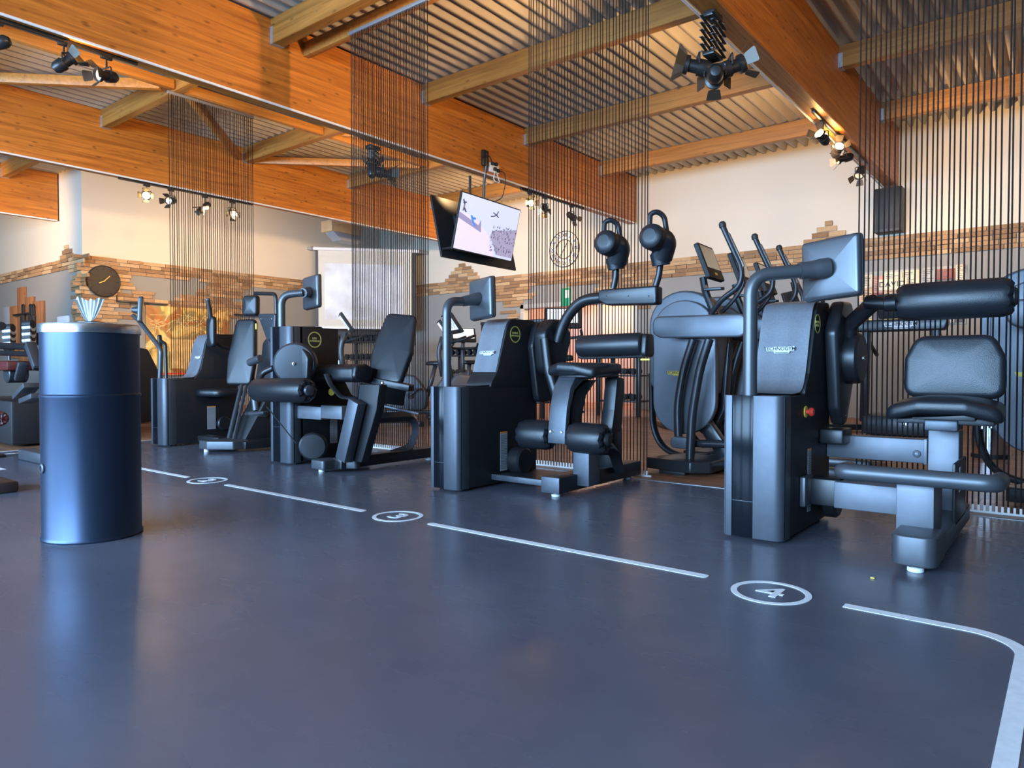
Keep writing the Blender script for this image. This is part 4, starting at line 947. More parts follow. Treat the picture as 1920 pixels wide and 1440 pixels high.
# scissor hangers
def scissor(x, y, z0, z1, label, aims, n=5, w=.26, lamps=True):
    T = thing('scissor_hanger_lamp', label, 'spotlight', (x, y, z0))
    b = NB(); box(b, x-.05, x+.05, y-.09, y+.09, z0-.05, z0-.003, .006); obj('ceiling_clamp', b, M['housing'], T)
    h = (z0-.05-z1)/n
    for sx in (-.05, .05):
        for k in range(n):
            za, zb = z0-.05-k*h, z0-.05-(k+1)*h
            for s in (1, -1):
                b = NB(); beam_between(b, (x+sx+.004*s, y-s*w/2, za), (x+sx+.004*s, y+s*w/2, zb), .007, .022, 0, up=Vector((1, 0, 0))); obj('scissor_bar', b, M['housing'], T)
    b = NB(); box(b, x-.05, x+.05, y-.10, y+.10, z1-.03, z1, .005); obj('lower_plate', b, M['housing'], T)
    for off, aim, lit in aims:
        c = Vector((x, y, z1-.08))+Vector(off); yoke_spot(T, c, c+Vector(aim), lit, 1.35, stem=c+Vector((0, 0, .06)))
    return T
scissor(-2.40, 5.72, 3.80, 3.46, 'scissor-arm hanger with black spotlights and barn doors, upper right', [((-.12, -.02, 0), (-.8, -.5, .25), False), ((.10, .12, -.02), (.75, .55, .35), False), ((.02, .0, -.10), (-.35, .75, .05), False)])
scissor(-7.35, 6.30, 3.80, 3.58, 'small scissor-arm lamp behind the curtain left of the television', [((-.02, 0, 0), (-.3, .3, .8), False), ((.05, .12, -.04), (.5, .8, -.1), False)], n=3, w=.12)

# light thrown by those lamps, plus added fill spots without a fixture
W1 = (1, .62, .29)
for loc, tgt, pw, an in [((-12.0, 5.6, 3.6), (-15, 6.6, 3.9), 110, 110), ((-2.65, 5.6, 3.35), (-4.9, 5.1, 4.76), 330, 85), ((-2.1, 6.1, 3.35), (.4, 5.9, 4.76), 150, 100), ((-7.5, 6.4, 3.55), (-8.8, 7.4, 4.76), 130, 100),  # first spot is added to brighten the upper left wall
        ((-15.4, 2.3, 3.6), (-17.6, 5.6, 3.6), 330, 80), ((-11.6, 6.3, 3.55), (-15, 7.4, 2.6), 260, 110), ((-11.6, 6.8, 3.55), (-15, 10.0, 3.2), 210, 110),
        ((-2.55, 9.0, 3.55), (-4.6, 13.1, 3.6), 170, 120), ((-2.2, 10.0, 3.55), (.8, 13.1, 3.2), 200, 120), ((-2.4, 9.5, 3.6), (-2.2, 9.6, 4.76), 10, 160),
        ((-7.3, 9.9, 3.55), (-9.4, 13.1, 3.4), 200, 110), ((-7.4, 10.7, 3.55), (-12.4, 13.1, 3.0), 170, 110), ((-6.95, 9.5, 3.6), (-5.0, 12.5, 3.6), 80, 120),
        ((-7.35, 2.5, 3.6), (-9.8, 3.4, 4.7), 80, 120), ((-6.95, 2.9, 3.6), (-4.5, 3.2, 4.7), 60, 130),
        ((-2.6, 2.0, 3.6), (-7.1, 4.5, 4.3), 130, 110), ((-2.6, 7.5, 3.6), (-7.1, 9.0, 4.3), 130, 120), ((-7.4, 3.8, 3.6), (-11.6, 5.8, 4.2), 130, 120), ((-7.4, 8.0, 3.6), (-11.6, 9.5, 4.2), 110, 120), ((2.0, 5.0, 3.6), (-2.3, 7.5, 4.3), 120, 120)]:  # added fill for the beam faces, no lamp modelled here
    spotlight(loc, tgt, pw*LAMPGAIN, W1, an, .8, .06)

# ================================================================== TELEVISIONS
def tv(T, corners, name_on):
    TL, TR, BR, BL = [Vector(c) for c in corners]
    c = (TL+TR+BR+BL)/4; x = ((TR+BR)-(TL+BL))/2; y = ((TL+TR)-(BL+BR))/2; w, h = x.length, y.length
    f = frame(c, x, y)
    b = NB(); box(b, -w/2, w/2, -h/2, h/2, -.04, -.004, .006, 2, f); s = obj('tv_shell', b, M['rubber'], T)
    b = NB(); prism(b, rect(w*.55, h*.5, .03), 'z', -.085, -.035, .01, m=f); obj('tv_rear_housing', b, M['rubber'], s)
    return s, f, w, h
TT = thing('ceiling_television', 'pair of back-to-back televisions hung from the beam, front one showing a ski jump', 'television', (-7.19, 8.3, 3.8))
xF0, xF1 = -6.98, -7.16
s, f, w, h = tv(TT, (PX(865, 357, xF0), PX(975, 393, xF0), PX(961, 492, xF1), PX(850, 467, xF1)), 1)
W, H = w-.03, h-.035
def pic(name, pts, m, z): b = NB(); prism(b, [(p[0]*W/2, p[1]*H/2) for p in pts], 'z', z, z+.0006, 0, m=f); return obj(name, b, m, s)
M['tvsky'] = mat('tv_sky', (.5, .6, .8), .3, noise=0, emit=(.52, .60, .86), estr=.5); M['tvsnow'] = mat('tv_snow', (.6, .6, .8), .3, emit=(.66, .62, .86), estr=.5)
M['tvramp'] = mat('tv_ramp', (.3, .3, .5), .3, emit=(.22, .22, .42), estr=.5); M['tvdark'] = mat('tv_dark', (.05, .05, .1), .3, emit=(.05, .05, .09), estr=.5)
M['tvblue'] = mat('tv_blue', (.05, .2, .6), .3, emit=(.06, .22, .62), estr=.5); M['tvcrowd'] = mat('tv_crowd', (.3, .3, .5), .3, emit=(.30, .30, .46), estr=.5)
M['tvpink'] = mat('tv_pink', (.8, .3, .5), .3, emit=(.8, .35, .55), estr=.5)
pic('screen_sky', [(-1, -1), (1, -1), (1, 1), (-1, 1)], M['tvsky'], -.002)
pic('screen_snow', [(-1, -1), (.35, -1), (.05, -.25), (-.45, .25), (-1, .35)], M['tvsnow'], -.0012)
pic('screen_ramp', [(-1, .32), (-1, .10), (-.22, -.22), (-.28, .25), (-.34, .02)], M['tvramp'], -.0004)
pic('screen_crowd', [(.1, -.30), (.15, -.05), (1, .22), (1, -.9), (.40, -.9), (.30, -.6)], M['tvcrowd'], -.0004)
b = NB(); r_ = random.Random(5)
for k in range(170):
    u = r_.uniform(.14, .98); v = r_.uniform(-.85, .12+.12*u)
    if v < -.45 and v > -.55: continue
    a = u*W/2; c_ = v*H/2; box(b, a, a+r_.uniform(.006, .016), c_, c_+r_.uniform(.01, .03), .0002, .0008, 0, 1, f)
obj('screen_spectators', b, M['tvdark'], s, kind='stuff')
b = NB()
for u0, v0, u1, v1 in ((.08, .62, .2, .56), (.2, .56, .24, .72), (.2, .56, .12, .5), (.12, .5, .02, .46), (.2, .56, .28, .5)):
    p, q = f @ Vector((u0*W/2, v0*H/2, .0008)), f @ Vector((u1*W/2, v1*H/2, .0008)); tube(b, [p, q], .008, 0, sides=6)
obj('screen_jumper', b, M['tvdark'], s)
b = NB()
for u0, v0, u1, v1 in ((-.94, .78, -.88, .62), (-.88, .62, -.9, .38), (-.88, .5, -.80, .36), (-.93, .66, -.84, .7)):
    p, q = f @ Vector((u0*W/2, v0*H/2, .0008)), f @ Vector((u1*W/2, v1*H/2, .0008)); tube(b, [p, q], .012, 0, sides=6)
obj('screen_figure', b, M['tvdark'], s)
b = NB()
for u0, v0, u1, v1 in ((-.62, .30, -.52, .05), (-.60, .2, -.48, .22), (-.52, .05, -.46, -.04)):
    p, q = f @ Vector((u0*W/2, v0*H/2, .0008)), f @ Vector((u1*W/2, v1*H/2, .0008)); tube(b, [p, q], .018, 0, sides=6)
obj('screen_skier', b, M['tvblue'], s)
xB0, xB1 = -7.72, -7.50
s2, f2, w2, h2 = tv(TT, (PX(968, 415, xB0), PX(808, 372, xB0), PX(822, 477, xB1), PX(941, 501, xB1)), 0)
b = NB(); tube(b, [(-7.06, 8.28, 4.12), (-7.06, 8.28, 3.95), (-7.12, 8.30, 3.72), (-7.16, 8.32, 3.2)], .022, .05, sides=8); box(b, -7.098, -7.05, 8.20, 8.33, 3.92, 4.16, .01); obj('hanger_pole', b, M['housing'], TT)
b = NB(); tube(b, [(-7.34, 8.22, 3.81), (-7.34, 8.22, 3.2)], .02, 0, sides=8); obj('hanger_pole', b, M['housing'], TT)
b = NB(); box(b, -7.48, -7.10, 8.15, 8.5, 2.9, 3.3, .02); obj('swivel_bracket', b, M['housing'], TT)
b = NB(); box(b, -7.50, -7.18, 7.75, 8.95, 2.63, 2.66, .004); obj('lower_spacer', b, M['housing'], TT)
q = PX(922, 316, -7.098)
t = thing('power_socket_strip', 'white power strip with black plugs on the beam above television', 'socket', (q.x, q.y, q.z))
b = NB(); box(b, -7.099, -7.05, q.y-.10, q.y+.13, q.z-.07, q.z+.07, .008); obj('socket_box', b, M['whiteplastic'], t)
for dy, dz in ((-.06, .05), (.03, .06), (0, -.02), (.08, -.03)): b = NB(); box(b, -7.05, -7.01, q.y+dy-.025, q.y+dy+.025, q.z+dz-.025, q.z+dz+.025, .008); obj('plug', b, M['rubber'], t)
Tb('cable', M['rubber'], t, [(-7.03, q.y+.10, q.z-.03), (-7.02, q.y+.22, q.z-.02), (-7.03, q.y+.26, q.z-.18), (-7.05, q.y+.20, q.z-.42), (-7.06, q.y+.05, q.z-.5)], .007, .06, sides=6)
Tb('cable', M['rubber'], t, [(-7.03, q.y-.06, q.z+.05), (-7.02, q.y-.15, q.z+.16), (-7.05, q.y-.28, q.z+.10)], .009, .05, sides=6)
Tb('white_cable', M['whiteplastic'], t, [(-7.04, q.y+.0, q.z-.06), (-7.03, q.y-.04, q.z-.2), (-7.03, q.y+.12, q.z-.22), (-7.03, q.y+.04, q.z-.08)], .007, .05, sides=6)

# ================================================================== WALL THINGS
# black clock (left wall)
c = Vector((XL+.06, 5.965, 2.55)); R = .31
t = thing('wall_clock', 'large black round wall clock with gold hands on the stone wall', 'clock', c)
b = NB(); lathe(b, [(0, -.01), (R, -.01), (R, .02), (R-.012, .026), (R-.02, .016), (0, .016)], c, (1, 0, 0), 56); obj('clock_face', b, M['clockblack'], t)
for k in range(12):
    a = k*PI/6; d = Vector((0, math.sin(a), math.cos(a))); b = NB(); beam_between(b, c+d*R*.70+Vector((.019, 0, 0)), c+d*R*.90+Vector((.019, 0, 0)), .014, .008, 0, up=Vector((1, 0, 0))); obj('hour_mark', b, M['rubber'], t)
for a, l0, l1, w_ in ((.78, -.05, .50, .012), (-2.0, -.05, .32, .012)):
    d = Vector((0, math.sin(a), math.cos(a))); b = NB(); beam_between(b, c+d*R*l0+Vector((.026, 0, 0)), c+d*R*l1+Vector((.026, 0, 0)), w_, .005, 0, up=Vector((1, 0, 0))); obj('hand', b, M['gold'], t)
# skeleton clock (back wall)
c = PY(1058, 467, YB-.04); R = .40
t = thing('wall_clock', 'open skeleton wall clock with roman numerals on the cream back wall', 'clock', c)
f = frame(c, (1, 0, 0), (0, 0, 1))
obj('outer_ring', ring_bm(R, R-.012, -.008, .008, 56, f), M['frame_dark'], t); obj('inner_ring', ring_bm(R*.54, R*.51, -.006, .006, 48, f), M['frame_dark'], t)
for k, s_ in enumerate(['XII', 'I', 'II', 'III', 'IIII', 'V', 'VI', 'VII', 'VIII', 'IX', 'X', 'XI']):
    a = -k*PI/6; m_ = f @ Matrix.Rotation(a, 4, 'Z') @ Matrix.Translation((0, R*.76, 0))
    b = NB(); prism(b, rect(.105, R*.36, .01), 'z', -.004, .0, 0, m=m_); nl = obj('numeral_plate', b, M['whiteplastic'], t)
    obj('numeral', text_bm(s_, .12, m_ @ Matrix.Translation((0, 0, .001)), .002, .9), M['frame_dark'], nl)
for a, l in ((.55, .46), (PI+.62, .40)):
    d = Vector((math.sin(a), 0, math.cos(a))); b = NB(); beam_between(b, c+Vector((0, -.012, 0))-d*.03, c+Vector((0, -.012, 0))+d*R*l*1.2, .008, .012, 0, up=Vector((0, 1, 0))); obj('hand', b, M['frame_dark'], t)
# exit sign
p, q = PY(1052, 541, YB-.03), PY(1069, 573, YB-.03)
t = thing('exit_sign', 'small green emergency exit sign above the doorway on back wall', 'sign', ((p.x+q.x)/2, YB-.03, q.z))
b = NB(); box(b, p.x, q.x, YB-.04, YB-.001, q.z, p.z, .004); obj('sign_plate', b, mat('sign_green', (.01, .16, .07), .4, emit=(.01, .16, .07), estr=.5), t)
b = NB(); xm = (p.x+q.x)/2; zz = (p.z+q.z)/2; box(b, xm-.0, xm+.09, YB-.042, YB-.04, zz-.02, zz+.15, 0); obj('pictogram', b, M['white'], t)
# loudspeaker on back wall
p, q = PY(1642, 352, YB-.3), PY(1686, 432, YB-.3)
t = thing('loudspeaker', 'black rectangular loudspeaker high on the cream back wall behind string curtain', 'loudspeaker', ((p.x+q.x)/2, YB-.15, q.z))
b = NB(); box(b, p.x-.02, p.x+.38, YB-.30, YB-.02, q.z+.0, p.z-.02, .012); cb = obj('cabinet', b, M['speaker'], t)
b = NB(); box(b, p.x+.01, p.x+.34, YB-.305, YB-.30, q.z+.05, p.z-.05, .004); obj('grille', b, M['rubber'], cb)
b = NB(); box(b, p.x+.14, p.x+.20, YB-.04, YB, q.z+.25, p.z-.25, .004); obj('bracket', b, M['housing'], t)
# posters on back wall
t = thing('poster_board', 'wide board of overlapping event posters on the grey back wall', 'poster', (-2.1, YB-.02, 1.55))
pc = [mat('poster_%s' % n_, c_, .6, 0, .35, 5) for n_, c_ in (('cream', (.75, .60, .38)), ('tan', (.65, .38, .18)), ('grey', (.40, .38, .33)), ('ochre', (.70, .52, .15)), ('rose', (.65, .30, .20)), ('red', (.28, .07, .04)), ('ink', (.10, .09, .09)))]
r_ = random.Random(11); zt = 2.40
lay = []
x = -2.86
while x < -1.36:
    w_ = r_.choice((.16, .2, .26)); zt_ = 2.40+.06*(x+2.86)/1.5+r_.uniform(-.04, .02); zb = 1.56
    zc = zt_
    while zc > zb+.05:
        hh = r_.choice((.16, .22, .28)); z0 = max(zb, zc-hh); lay.append((x, min(x+w_, -1.36), z0, zc)); zc = z0-.006
    x += w_+.006
for k, (a, b_, z0, z1) in enumerate(lay):
    b = NB(); dd = .012+.004*(k % 3); box(b, a, b_, YB-.03-dd, YB-.02, z0, z1, .002); po = obj('poster', b, pc[k % 7 if z0 < 1.7 or k % 3 else 0], t)
    b = NB(); zz = z1-.03
    while zz > z0+.03:
        box(b, a+.02, a+.02+(b_-a-.04)*r_.uniform(.4, 1), YB-.032-dd, YB-.03-dd, zz-.010, zz, 0); zz -= .028
    obj('printed_lines', b, pc[6], po)
b = NB(); box(b, -2.88, -1.34, YB-.02, YB-.0, 1.54, 2.46, .002); obj('backing', b, pc[2], t)
c = PY(1672, 533, YB-.075); b = NB(); box(b, c.x-.22, c.x+.22, YB-.07, YB-.045, c.z-.09, c.z+.09, .003); dp = obj('poster', b, pc[0], t)
obj('poster_lettering', text_bm('DAVID', .12, frame((c.x, YB-.071, c.z), (1, 0, 0), (0, 0, 1)), .001, 1.1), M['rubber'], dp)
# picture on left wall
p, q = PX(273, 573, XL+.05), PX(430, 706, XL+.05); y0_, y1_ = p.y, q.y; z1_, z0_ = 2.14, .70
t = thing('wall_picture', 'large golden abstract picture on the left stone wall below the clock', 'picture', (XL+.02, (y0_+y1_)/2, z0_))
m, nt, bb = nodemat('abstract_print'); tc = nt.nodes.new('ShaderNodeTexCoord'); n = nt.nodes.new('ShaderNodeTexNoise'); n.inputs['Scale'].default_value = 2.2; n.inputs['Detail'].default_value = 8; n.inputs['Distortion'].default_value = 1.2
r = nt.nodes.new('ShaderNodeValToRGB'); e = r.color_ramp.elements; e[0].color = (.05, .03, .01, 1); e[0].position = .28; e[1].color = (.75, .42, .10, 1); e[1].position = .55
for pos, c_ in ((.40, (.42, .13, .02, 1)), (.48, (.25, .20, .07, 1)), (.62, (.80, .55, .22, 1)), (.75, (.45, .22, .04, 1))): x_ = e.new(pos); x_.color = c_
nt.links.new(tc.outputs['Object'], n.inputs['Vector']); nt.links.new(n.outputs[0], r.inputs[0]); nt.links.new(r.outputs[0], bb.inputs['Base Color']); bb.inputs['Roughness'].default_value = .35
b = NB(); box(b, XL+.02, XL+.06, y0_, y1_, z0_, z1_, .004); cv = obj('canvas', b, m, t)
b = NB(); r_ = random.Random(2)
for k in range(46):
    a = Vector((XL+.0605, y0_+.15+r_.uniform(0, (y1_-y0_)*.75), z1_-.35+r_.uniform(-.14, .18))); ang = r_.uniform(0, PI); d = Vector((0, math.cos(ang), math.sin(ang)*.6))*r_.uniform(.1, .22)
    tube(b, [a-d, a+d], .004, 0, sides=4)
obj('scratched_strokes', b, mat('pale_stroke', (.75, .62, .30), .6), cv, kind='stuff')
for yy, ww_, zz, hh, c_ in ((y0_+.75, .55, 1.15, .62, (.62, .40, .14)), (y0_+.35, .28, .95, .5, (.30, .28, .12)), (y0_+1.3, .3, 1.0, .4, (.55, .30, .08))):
    b = NB(); box(b, XL+.06, XL+.0612, yy-ww_/2, yy+ww_/2, zz-hh/2, zz+hh/2, 0); obj('colour_block', b, mat('print_block_%d' % int(c_[0]*100), c_, .4, 0, .3, 6), cv)
Bx('red_edge', M['red'], cv, XL+.06, XL+.0613, y0_+.05, y1_-.4, z0_+.01, z0_+.05, 0)
t = thing('wall_shelf', 'thin dark ledge on the stone wall right of the black clock', 'shelf', (XL+.05, 7.0, 2.14))
Bx('ledge', M['frame_dark'], t, XL+.04, XL+.12, 6.22, 7.2, 2.165, 2.185, .002); Bx('ledge_end', M['frame_dark'], t, XL+.04, XL+.06, 6.2, 6.225, 2.165, 2.30, .002)
t = thing('wall_shelf', 'short dark ledge on the left wall behind leftmost string curtain', 'shelf', (XL+.05, 9.1, 2.1))
Bx('ledge', M['frame_dark'], t, XL+.04, XL+.12, 8.72, 9.6, 2.055, 2.08, .002)
# projection screen across the corner
p0, p1 = Vector((-14.86, 10.82, 3.82)), Vector((-13.16, 12.72, 3.82)); d = (p1-p0).normalized(); nrm = Vector((d.y, -d.x, 0))
t = thing('projection_screen', 'pulled-down pale projection screen hanging across the back left corner', 'projection screen', (p0+p1)/2)
b = NB(); cyl(b, p0-d*.05, p1+d*.04, .045, 16); obj('screen_case', b, M['whiteplastic'], t); Bx('wall_bracket', M['galv'], t, -15.0, -14.84, 10.72, 10.80, 3.78, 3.86, .004); Bx('wall_bracket', M['galv'], t, -13.2, -13.12, 12.72, 13.1, 3.78, 3.86, .004)
f = frame((p0+p1)/2, d, (0, 0, 1)); L = (p1-p0).length; zb = PZ(592, 603, 1.95)
b = NB(); box(b, -L*.46, L*.445, -1.93, 0, -.004, .004, 0, 1, f); fb = obj('screen_fabric', b, mat('screen_fabric', (.62, .59, .50), .7), t)
m, nt, bb = nodemat('projected_image'); tc = nt.nodes.new('ShaderNodeTexCoord'); n = nt.nodes.new('ShaderNodeTexNoise'); n.inputs['Scale'].default_value = 1.6; n.inputs['Detail'].default_value = 5
r = nt.nodes.new('ShaderNodeValToRGB'); e = r.color_ramp.elements; e[0].color = (.42, .42, .42, 1); e[0].position = .35; e[1].color = (.60, .64, .72, 1); e[1].position = .65
nt.links.new(tc.outputs['Object'], n.inputs['Vector']); nt.links.new(n.outputs[0], r.inputs[0]); nt.links.new(r.outputs[0], bb.inputs['Base Color']); nt.links.new(r.outputs[0], bb.inputs['Emission Color']); bb.inputs['Emission Strength'].default_value = .18
sgn = 1 if (f @ Vector((0, 0, 1))-f @ Vector((0, 0, 0))).dot(nrm) > 0 else -1
b = NB(); z0_, z1_ = sorted((sgn*.005, sgn*.006)); box(b, -L*.40, L*.36, -1.75, -.36, z0_, z1_, 0, 1, f); obj('projected_picture', b, m, fb)
for a, b_ in ((-L*.485, -L*.46), (L*.445, L*.49)): b = NB(); box(b, a, b_, -1.95, -.03, -.01, .01, 0, 1, f); obj('side_border', b, M['frame_dark'], fb)
b = NB(); box(b, -L*.49, L*.49, -1.99, -1.93, -.015, .015, .004, 2, f); obj('bottom_bar', b, M['whiteplastic'], t)
# projector box with wooden shelf
q = PX(640, 425, XL+1.2)
p = PX(617, 412, -13.6); q = PX(673, 446, -13.6)
t = thing('projector_box', 'wood-topped grey projector box under the second beam end', 'projector', (-13.6, (p.y+q.y)/2, q.z))
b = NB(); box(b, -13.9, -13.5, p.y, q.y, p.z-.26, p.z+.0, .008); obj('wooden_tray', b, mat('pale_wood', (.62, .40, .20), .5, 0, .1, 8), t)
b = NB(); prism(b, [(p.y+.06, p.z-.26), (q.y, p.z-.26), (q.y, p.z-.44), (p.y+.28, p.z-.44)], 'x', -13.85, -13.52, .01); obj('projector_body', b, M['label'], t)
b = NB()
for yy in (p.y+.08, q.y-.08): cyl(b, (-13.7, yy, p.z), (-13.7, yy, 4.76), .01, 8)
obj('suspension_rods', b, M['housing'], t, kind='stuff')
# board with wooden planks and hooks (left return wall)
t = thing('kettlebell_board', 'rustic wall board of uneven vertical planks with black hanging grips', 'wall board', (-18.2, YL-.03, 1.0))
for k, (xa, xb, yt, yb_) in enumerate(((18, 33, 575, 672), (33, 48, 540, 690), (48, 64, 558, 692), (64, 81, 566, 608))):
    p, q = PY(xa, yt, YL-.05), PY(xb, yb_, YL-.05)
    b = NB(); box(b, p.x+.01, q.x-.01, YL-.06-.01*(k % 2), YL-.001, q.z, p.z, .01); obj('board_plank', b, M['plank'], t)
for xa in (43, 57, 62):
    p = PY(xa, 580, YL-.1); b = NB(); tube(b, [p+Vector((-.06, 0, -.12)), p+Vector((-.05, 0, .10)), p+Vector((.05, 0, .10)), p+Vector((.06, 0, -.12))], .018, .05, sides=8); obj('hanging_grip', b, M['rubber'], t)
    b = NB(); box(b, p.x-.09, p.x+.09, p.y-.04, p.y+.04, p.z-.75, p.z-.12, .03); obj('hanging_handle', b, M['frame_dark'], t)
Bx('crossbar', M['rubber'], t, -18.5, -17.45, YL-.12, YL-.07, 2.0, 2.04, .004)
t = thing('wall_panel', 'dark grey panel on the wall left of the plank board', 'wall panel', (-19.3, YL-.02, 1.5)); p, q = PY(5, 577, YL-.03), PY(19, 614, YL-.03); Bx('panel', M['label'], t, p.x, q.x, YL-.04, YL-.001, q.z, p.z, .004)
t = thing('wall_panel', 'small pale grey panel on the wall behind the wipe bin', 'wall panel', (-16.2, YL-.02, 1.7)); p, q = PY(107, 594, YL-.03), PY(128, 606, YL-.03); Bx('panel', M['whiteplastic'], t, p.x, q.x, YL-.03, YL-.001, q.z, p.z, .004)
#@@BG
# ================================================================== CARDIO MACHINES ON THE WOODEN FLOOR
M['cardio'] = mat('cardio_silver_grey', (.13, .14, .16), .40, .45, .05, 10)
M['screen_lit'] = mat('console_display', (.3, .3, .3), .2, emit=(.55, .58, .56), estr=.8)
M['screen_dim'] = mat('console_display_dim', (.08, .08, .07), .12, emit=(.10, .10, .085), estr=.6)
def elliptical(label):
    """cross trainer seen from its front: broad capsule flywheel shell, arm, bent tubes, levers, console"""
    T = thing('cross_trainer', label, 'cross trainer', (-2.45, 5.9, 0), 'cross trainers in a row on the wooden floor')
    Y0 = 5.62
    def P(x, y, Y=Y0): q = PY(x, y, Y); return (q.x, q.z)
    def mp(pts, Y=Y0): return [P(x, y, Y) for x, y in pts]
    out = [(1226, 790), (1222, 612), (1240, 572), (1272, 552), (1312, 552), (1340, 572), (1356, 612), (1362, 760), (1350, 800), (1300, 806), (1254, 800)]
    b = NB(); prism(b, mp([(1283+68*math.cos(k*PI/16), 610-66*math.sin(k*PI/16)) for k in range(17)]+[(1215, 720), (1260, 760), (1335, 740)]), 'y', Y0+.02, Y0+.20, .02, 3); obj('flywheel_rim', b, M['cardio'], T)
    b = NB(); prism(b, mp([(1286+59*math.cos(k*PI/16), 622-59*math.sin(k*PI/16)) for k in range(17)]+[(1286-59*math.cos(k*PI/16), 752+62*math.sin(k*PI/16)) for k in range(17)]), 'y', Y0-.03, Y0+.03, .012, 3); sh = obj('front_shell', b, M['cardio'], T)
    q = PY(1268, 700, Y0-.033); plate_logo(sh, q, (1, 0, 0), (0, 0, 1), .175, M['yellow'], M['rubber'])
    # dark second shell behind
    b = NB(); prism(b, rpoly(mp([(1300, 640), (1345, 600), (1372, 640), (1362, 770), (1335, 825), (1300, 800)], Y0+.25), .08, 5), 'y', Y0+.22, Y0+.32, .02, 3); ds = obj('rear_shell', b, M['gunblack'], T)
    # loop frame curving to the floor
    pts = [P(x, y, Y0+.1) for x, y in ((1222, 700), (1224, 800), (1240, 838), (1275, 856), (1330, 856))]
    b = NB(); tube(b, [(p[0], Y0+.1, p[1]) for p in pts], .026, .10, sides=12, flat=1.6); obj('loop_frame', b, M['gunblack'], T)
    # horizontal capsule arm
    b = NB(); prism(b, rpoly(mp([(1227, 594), (1402, 588), (1402, 632), (1240, 634), (1227, 626)], 5.42), .07, 6), 'y', 5.38, 5.46, .015, 3); obj('pivot_arm', b, M['cardio'], T)
    for pts, Y, r_ in ((((1300, 636), (1282, 690), (1270, 760), (1272, 822)), 5.5, .034), (((1330, 636), (1312, 690), (1297, 780), (1293, 872)), 5.36, .036)):
        b = NB(); tube(b, [(P(x, y, Y)[0], Y, P(x, y, Y)[1]) for x, y in pts], r_, .12, sides=14); obj('swing_tube', b, M['gunblack'], T)
    q0, q1 = P(1262, 829, 5.45), P(1350, 832, 5.45)
    b = NB(); prism(b, rpoly([(q0[0]-.01, q0[1]-.045), (q0[0]+.17, q0[1]-.045), (q0[0]+.17, q0[1]+.05), (q0[0]-.01, q0[1]+.05)], .045), 'y', 5.41, 5.49, .01, 3); obj('crank_link', b, M['cardio'], T)
    b = NB(); tube(b, [(q0[0]+.15, 5.46, q0[1]), (q1[0]+.1, 5.46, q1[1])], .032, 0, sides=12); obj('crank_axle', b, M['gunblack'], T)
    b = NB(); prism(b, rpoly([(-2.76, 5.24), (-2.33, 5.16), (-2.20, 5.26), (-2.20, 5.70), (-2.62, 5.70)], .03), 'z', .03, .12, .012, 3); obj('base_foot', b, M['gunblack'], T)
    b = NB(); box(b, -2.62, -2.4, 5.22, 5.32, 0, .03, .004); obj('foot_pad', b, M['rubber'], T)
    b = NB(); beam_between(b, (P(1310, 790, 5.6)[0], 5.7, P(1310, 790, 5.6)[1]), (P(1355, 870, 5.6)[0], 5.7, .12), .12, .10, .02, up=Vector((0, 1, 0))); obj('diagonal_strut', b, M['gunblack'], T)
    b = NB(); box(b, -2.3, -1.3, 5.60, 5.74, .02, .10, .02); obj('rear_base', b, M['gunblack'], T)
    # console
    f = frame(PY(1330, 493, 5.62), (-.06, 1, 0), (-.36, 0, .93))
    b = NB(); prism(b, rect(.36, .31, .02), 'z', -.02, .02, .008, m=f); cs = obj('console', b, M['rubber'], T)
    b = NB(); prism(b, rect(.31, .20, .006, cy=.035), 'z', .0205, .022, 0, m=f); obj('display', b, M['screen_dim'], cs)
    b = NB(); prism(b, rect(.06, .02, .009, cy=-.11), 'z', .0205, .022, 0, m=f); obj('brand_badge', b, M['yellow'], cs)
    b = NB(); tube(b, [PY(1340, 590, 5.62), PY(1322, 545, 5.62), PY(1318, 520, 5.62)], .03, .05, sides=10); prism(b, rect(.17, .07, .02), 'z', -.012, .012, .005, m=frame(PY(1338, 542, 5.6), (1, 0, 0), (0, 1, .05))); obj('console_neck', b, M['gunblack'], T)
    # moving levers
    b = NB(); tube(b, [PY(1332, 590, 5.45), PY(1352, 562, 5.42), PY(1388, 536, 5.40), PY(1392, 505, 5.40), PY(1372, 462, 5.40), PY(1354, 422, 5.40)], .022, .07, sides=12); lv = obj('moving_lever', b, M['gunblack'], T)
    b = NB(); tube(b, [PY(1394, 500, 5.40), PY(1380, 468, 5.40), PY(1366, 438, 5.40)], .012, .03, sides=8); obj('pulse_grip', b, M['chrome'], lv)
    b = NB(); lathe(b, [(0, -.02), (.027, -.01), (.028, .02), (.018, .035), (0, .038)], PY(1355, 424, 5.40), (-.2, 0, 1), 14); obj('lever_cap', b, M['rubber'], lv)
    b = NB(); tube(b, [PY(1340, 600, 5.74), PY(1378, 560, 5.74), PY(1396, 530, 5.74), PY(1388, 500, 5.74)], .018, .06, sides=10); obj('fixed_bar', b, M['gunblack'], T)
    return T
E1 = elliptical('nearest grey cross trainer between the abdominal and back machines')
dup(E1, (0.02, .66, 0), 'second cross trainer, half hidden behind the nearest one')
dup(E1, (0.0, 1.36, 0), 'third cross trainer, only its lever and console visible above')
E4 = dup(E1, (0, 0, 0), 'cross trainer at the right edge, behind the rightmost string curtain')
E4.location = Vector((-.02, 5.95, 0)); 
E5 = dup(E1, (0, 0, 0), 'cross trainer farther back behind the right string curtain', rotz=.5); E5.location = Vector((-2.95, 8.3, 0))
E6 = dup(E1, (0, 0, 0), 'cross trainer farthest back, turned aside behind the number 4 console', rotz=.7); E6.location = Vector((-3.2, 9.9, 0))

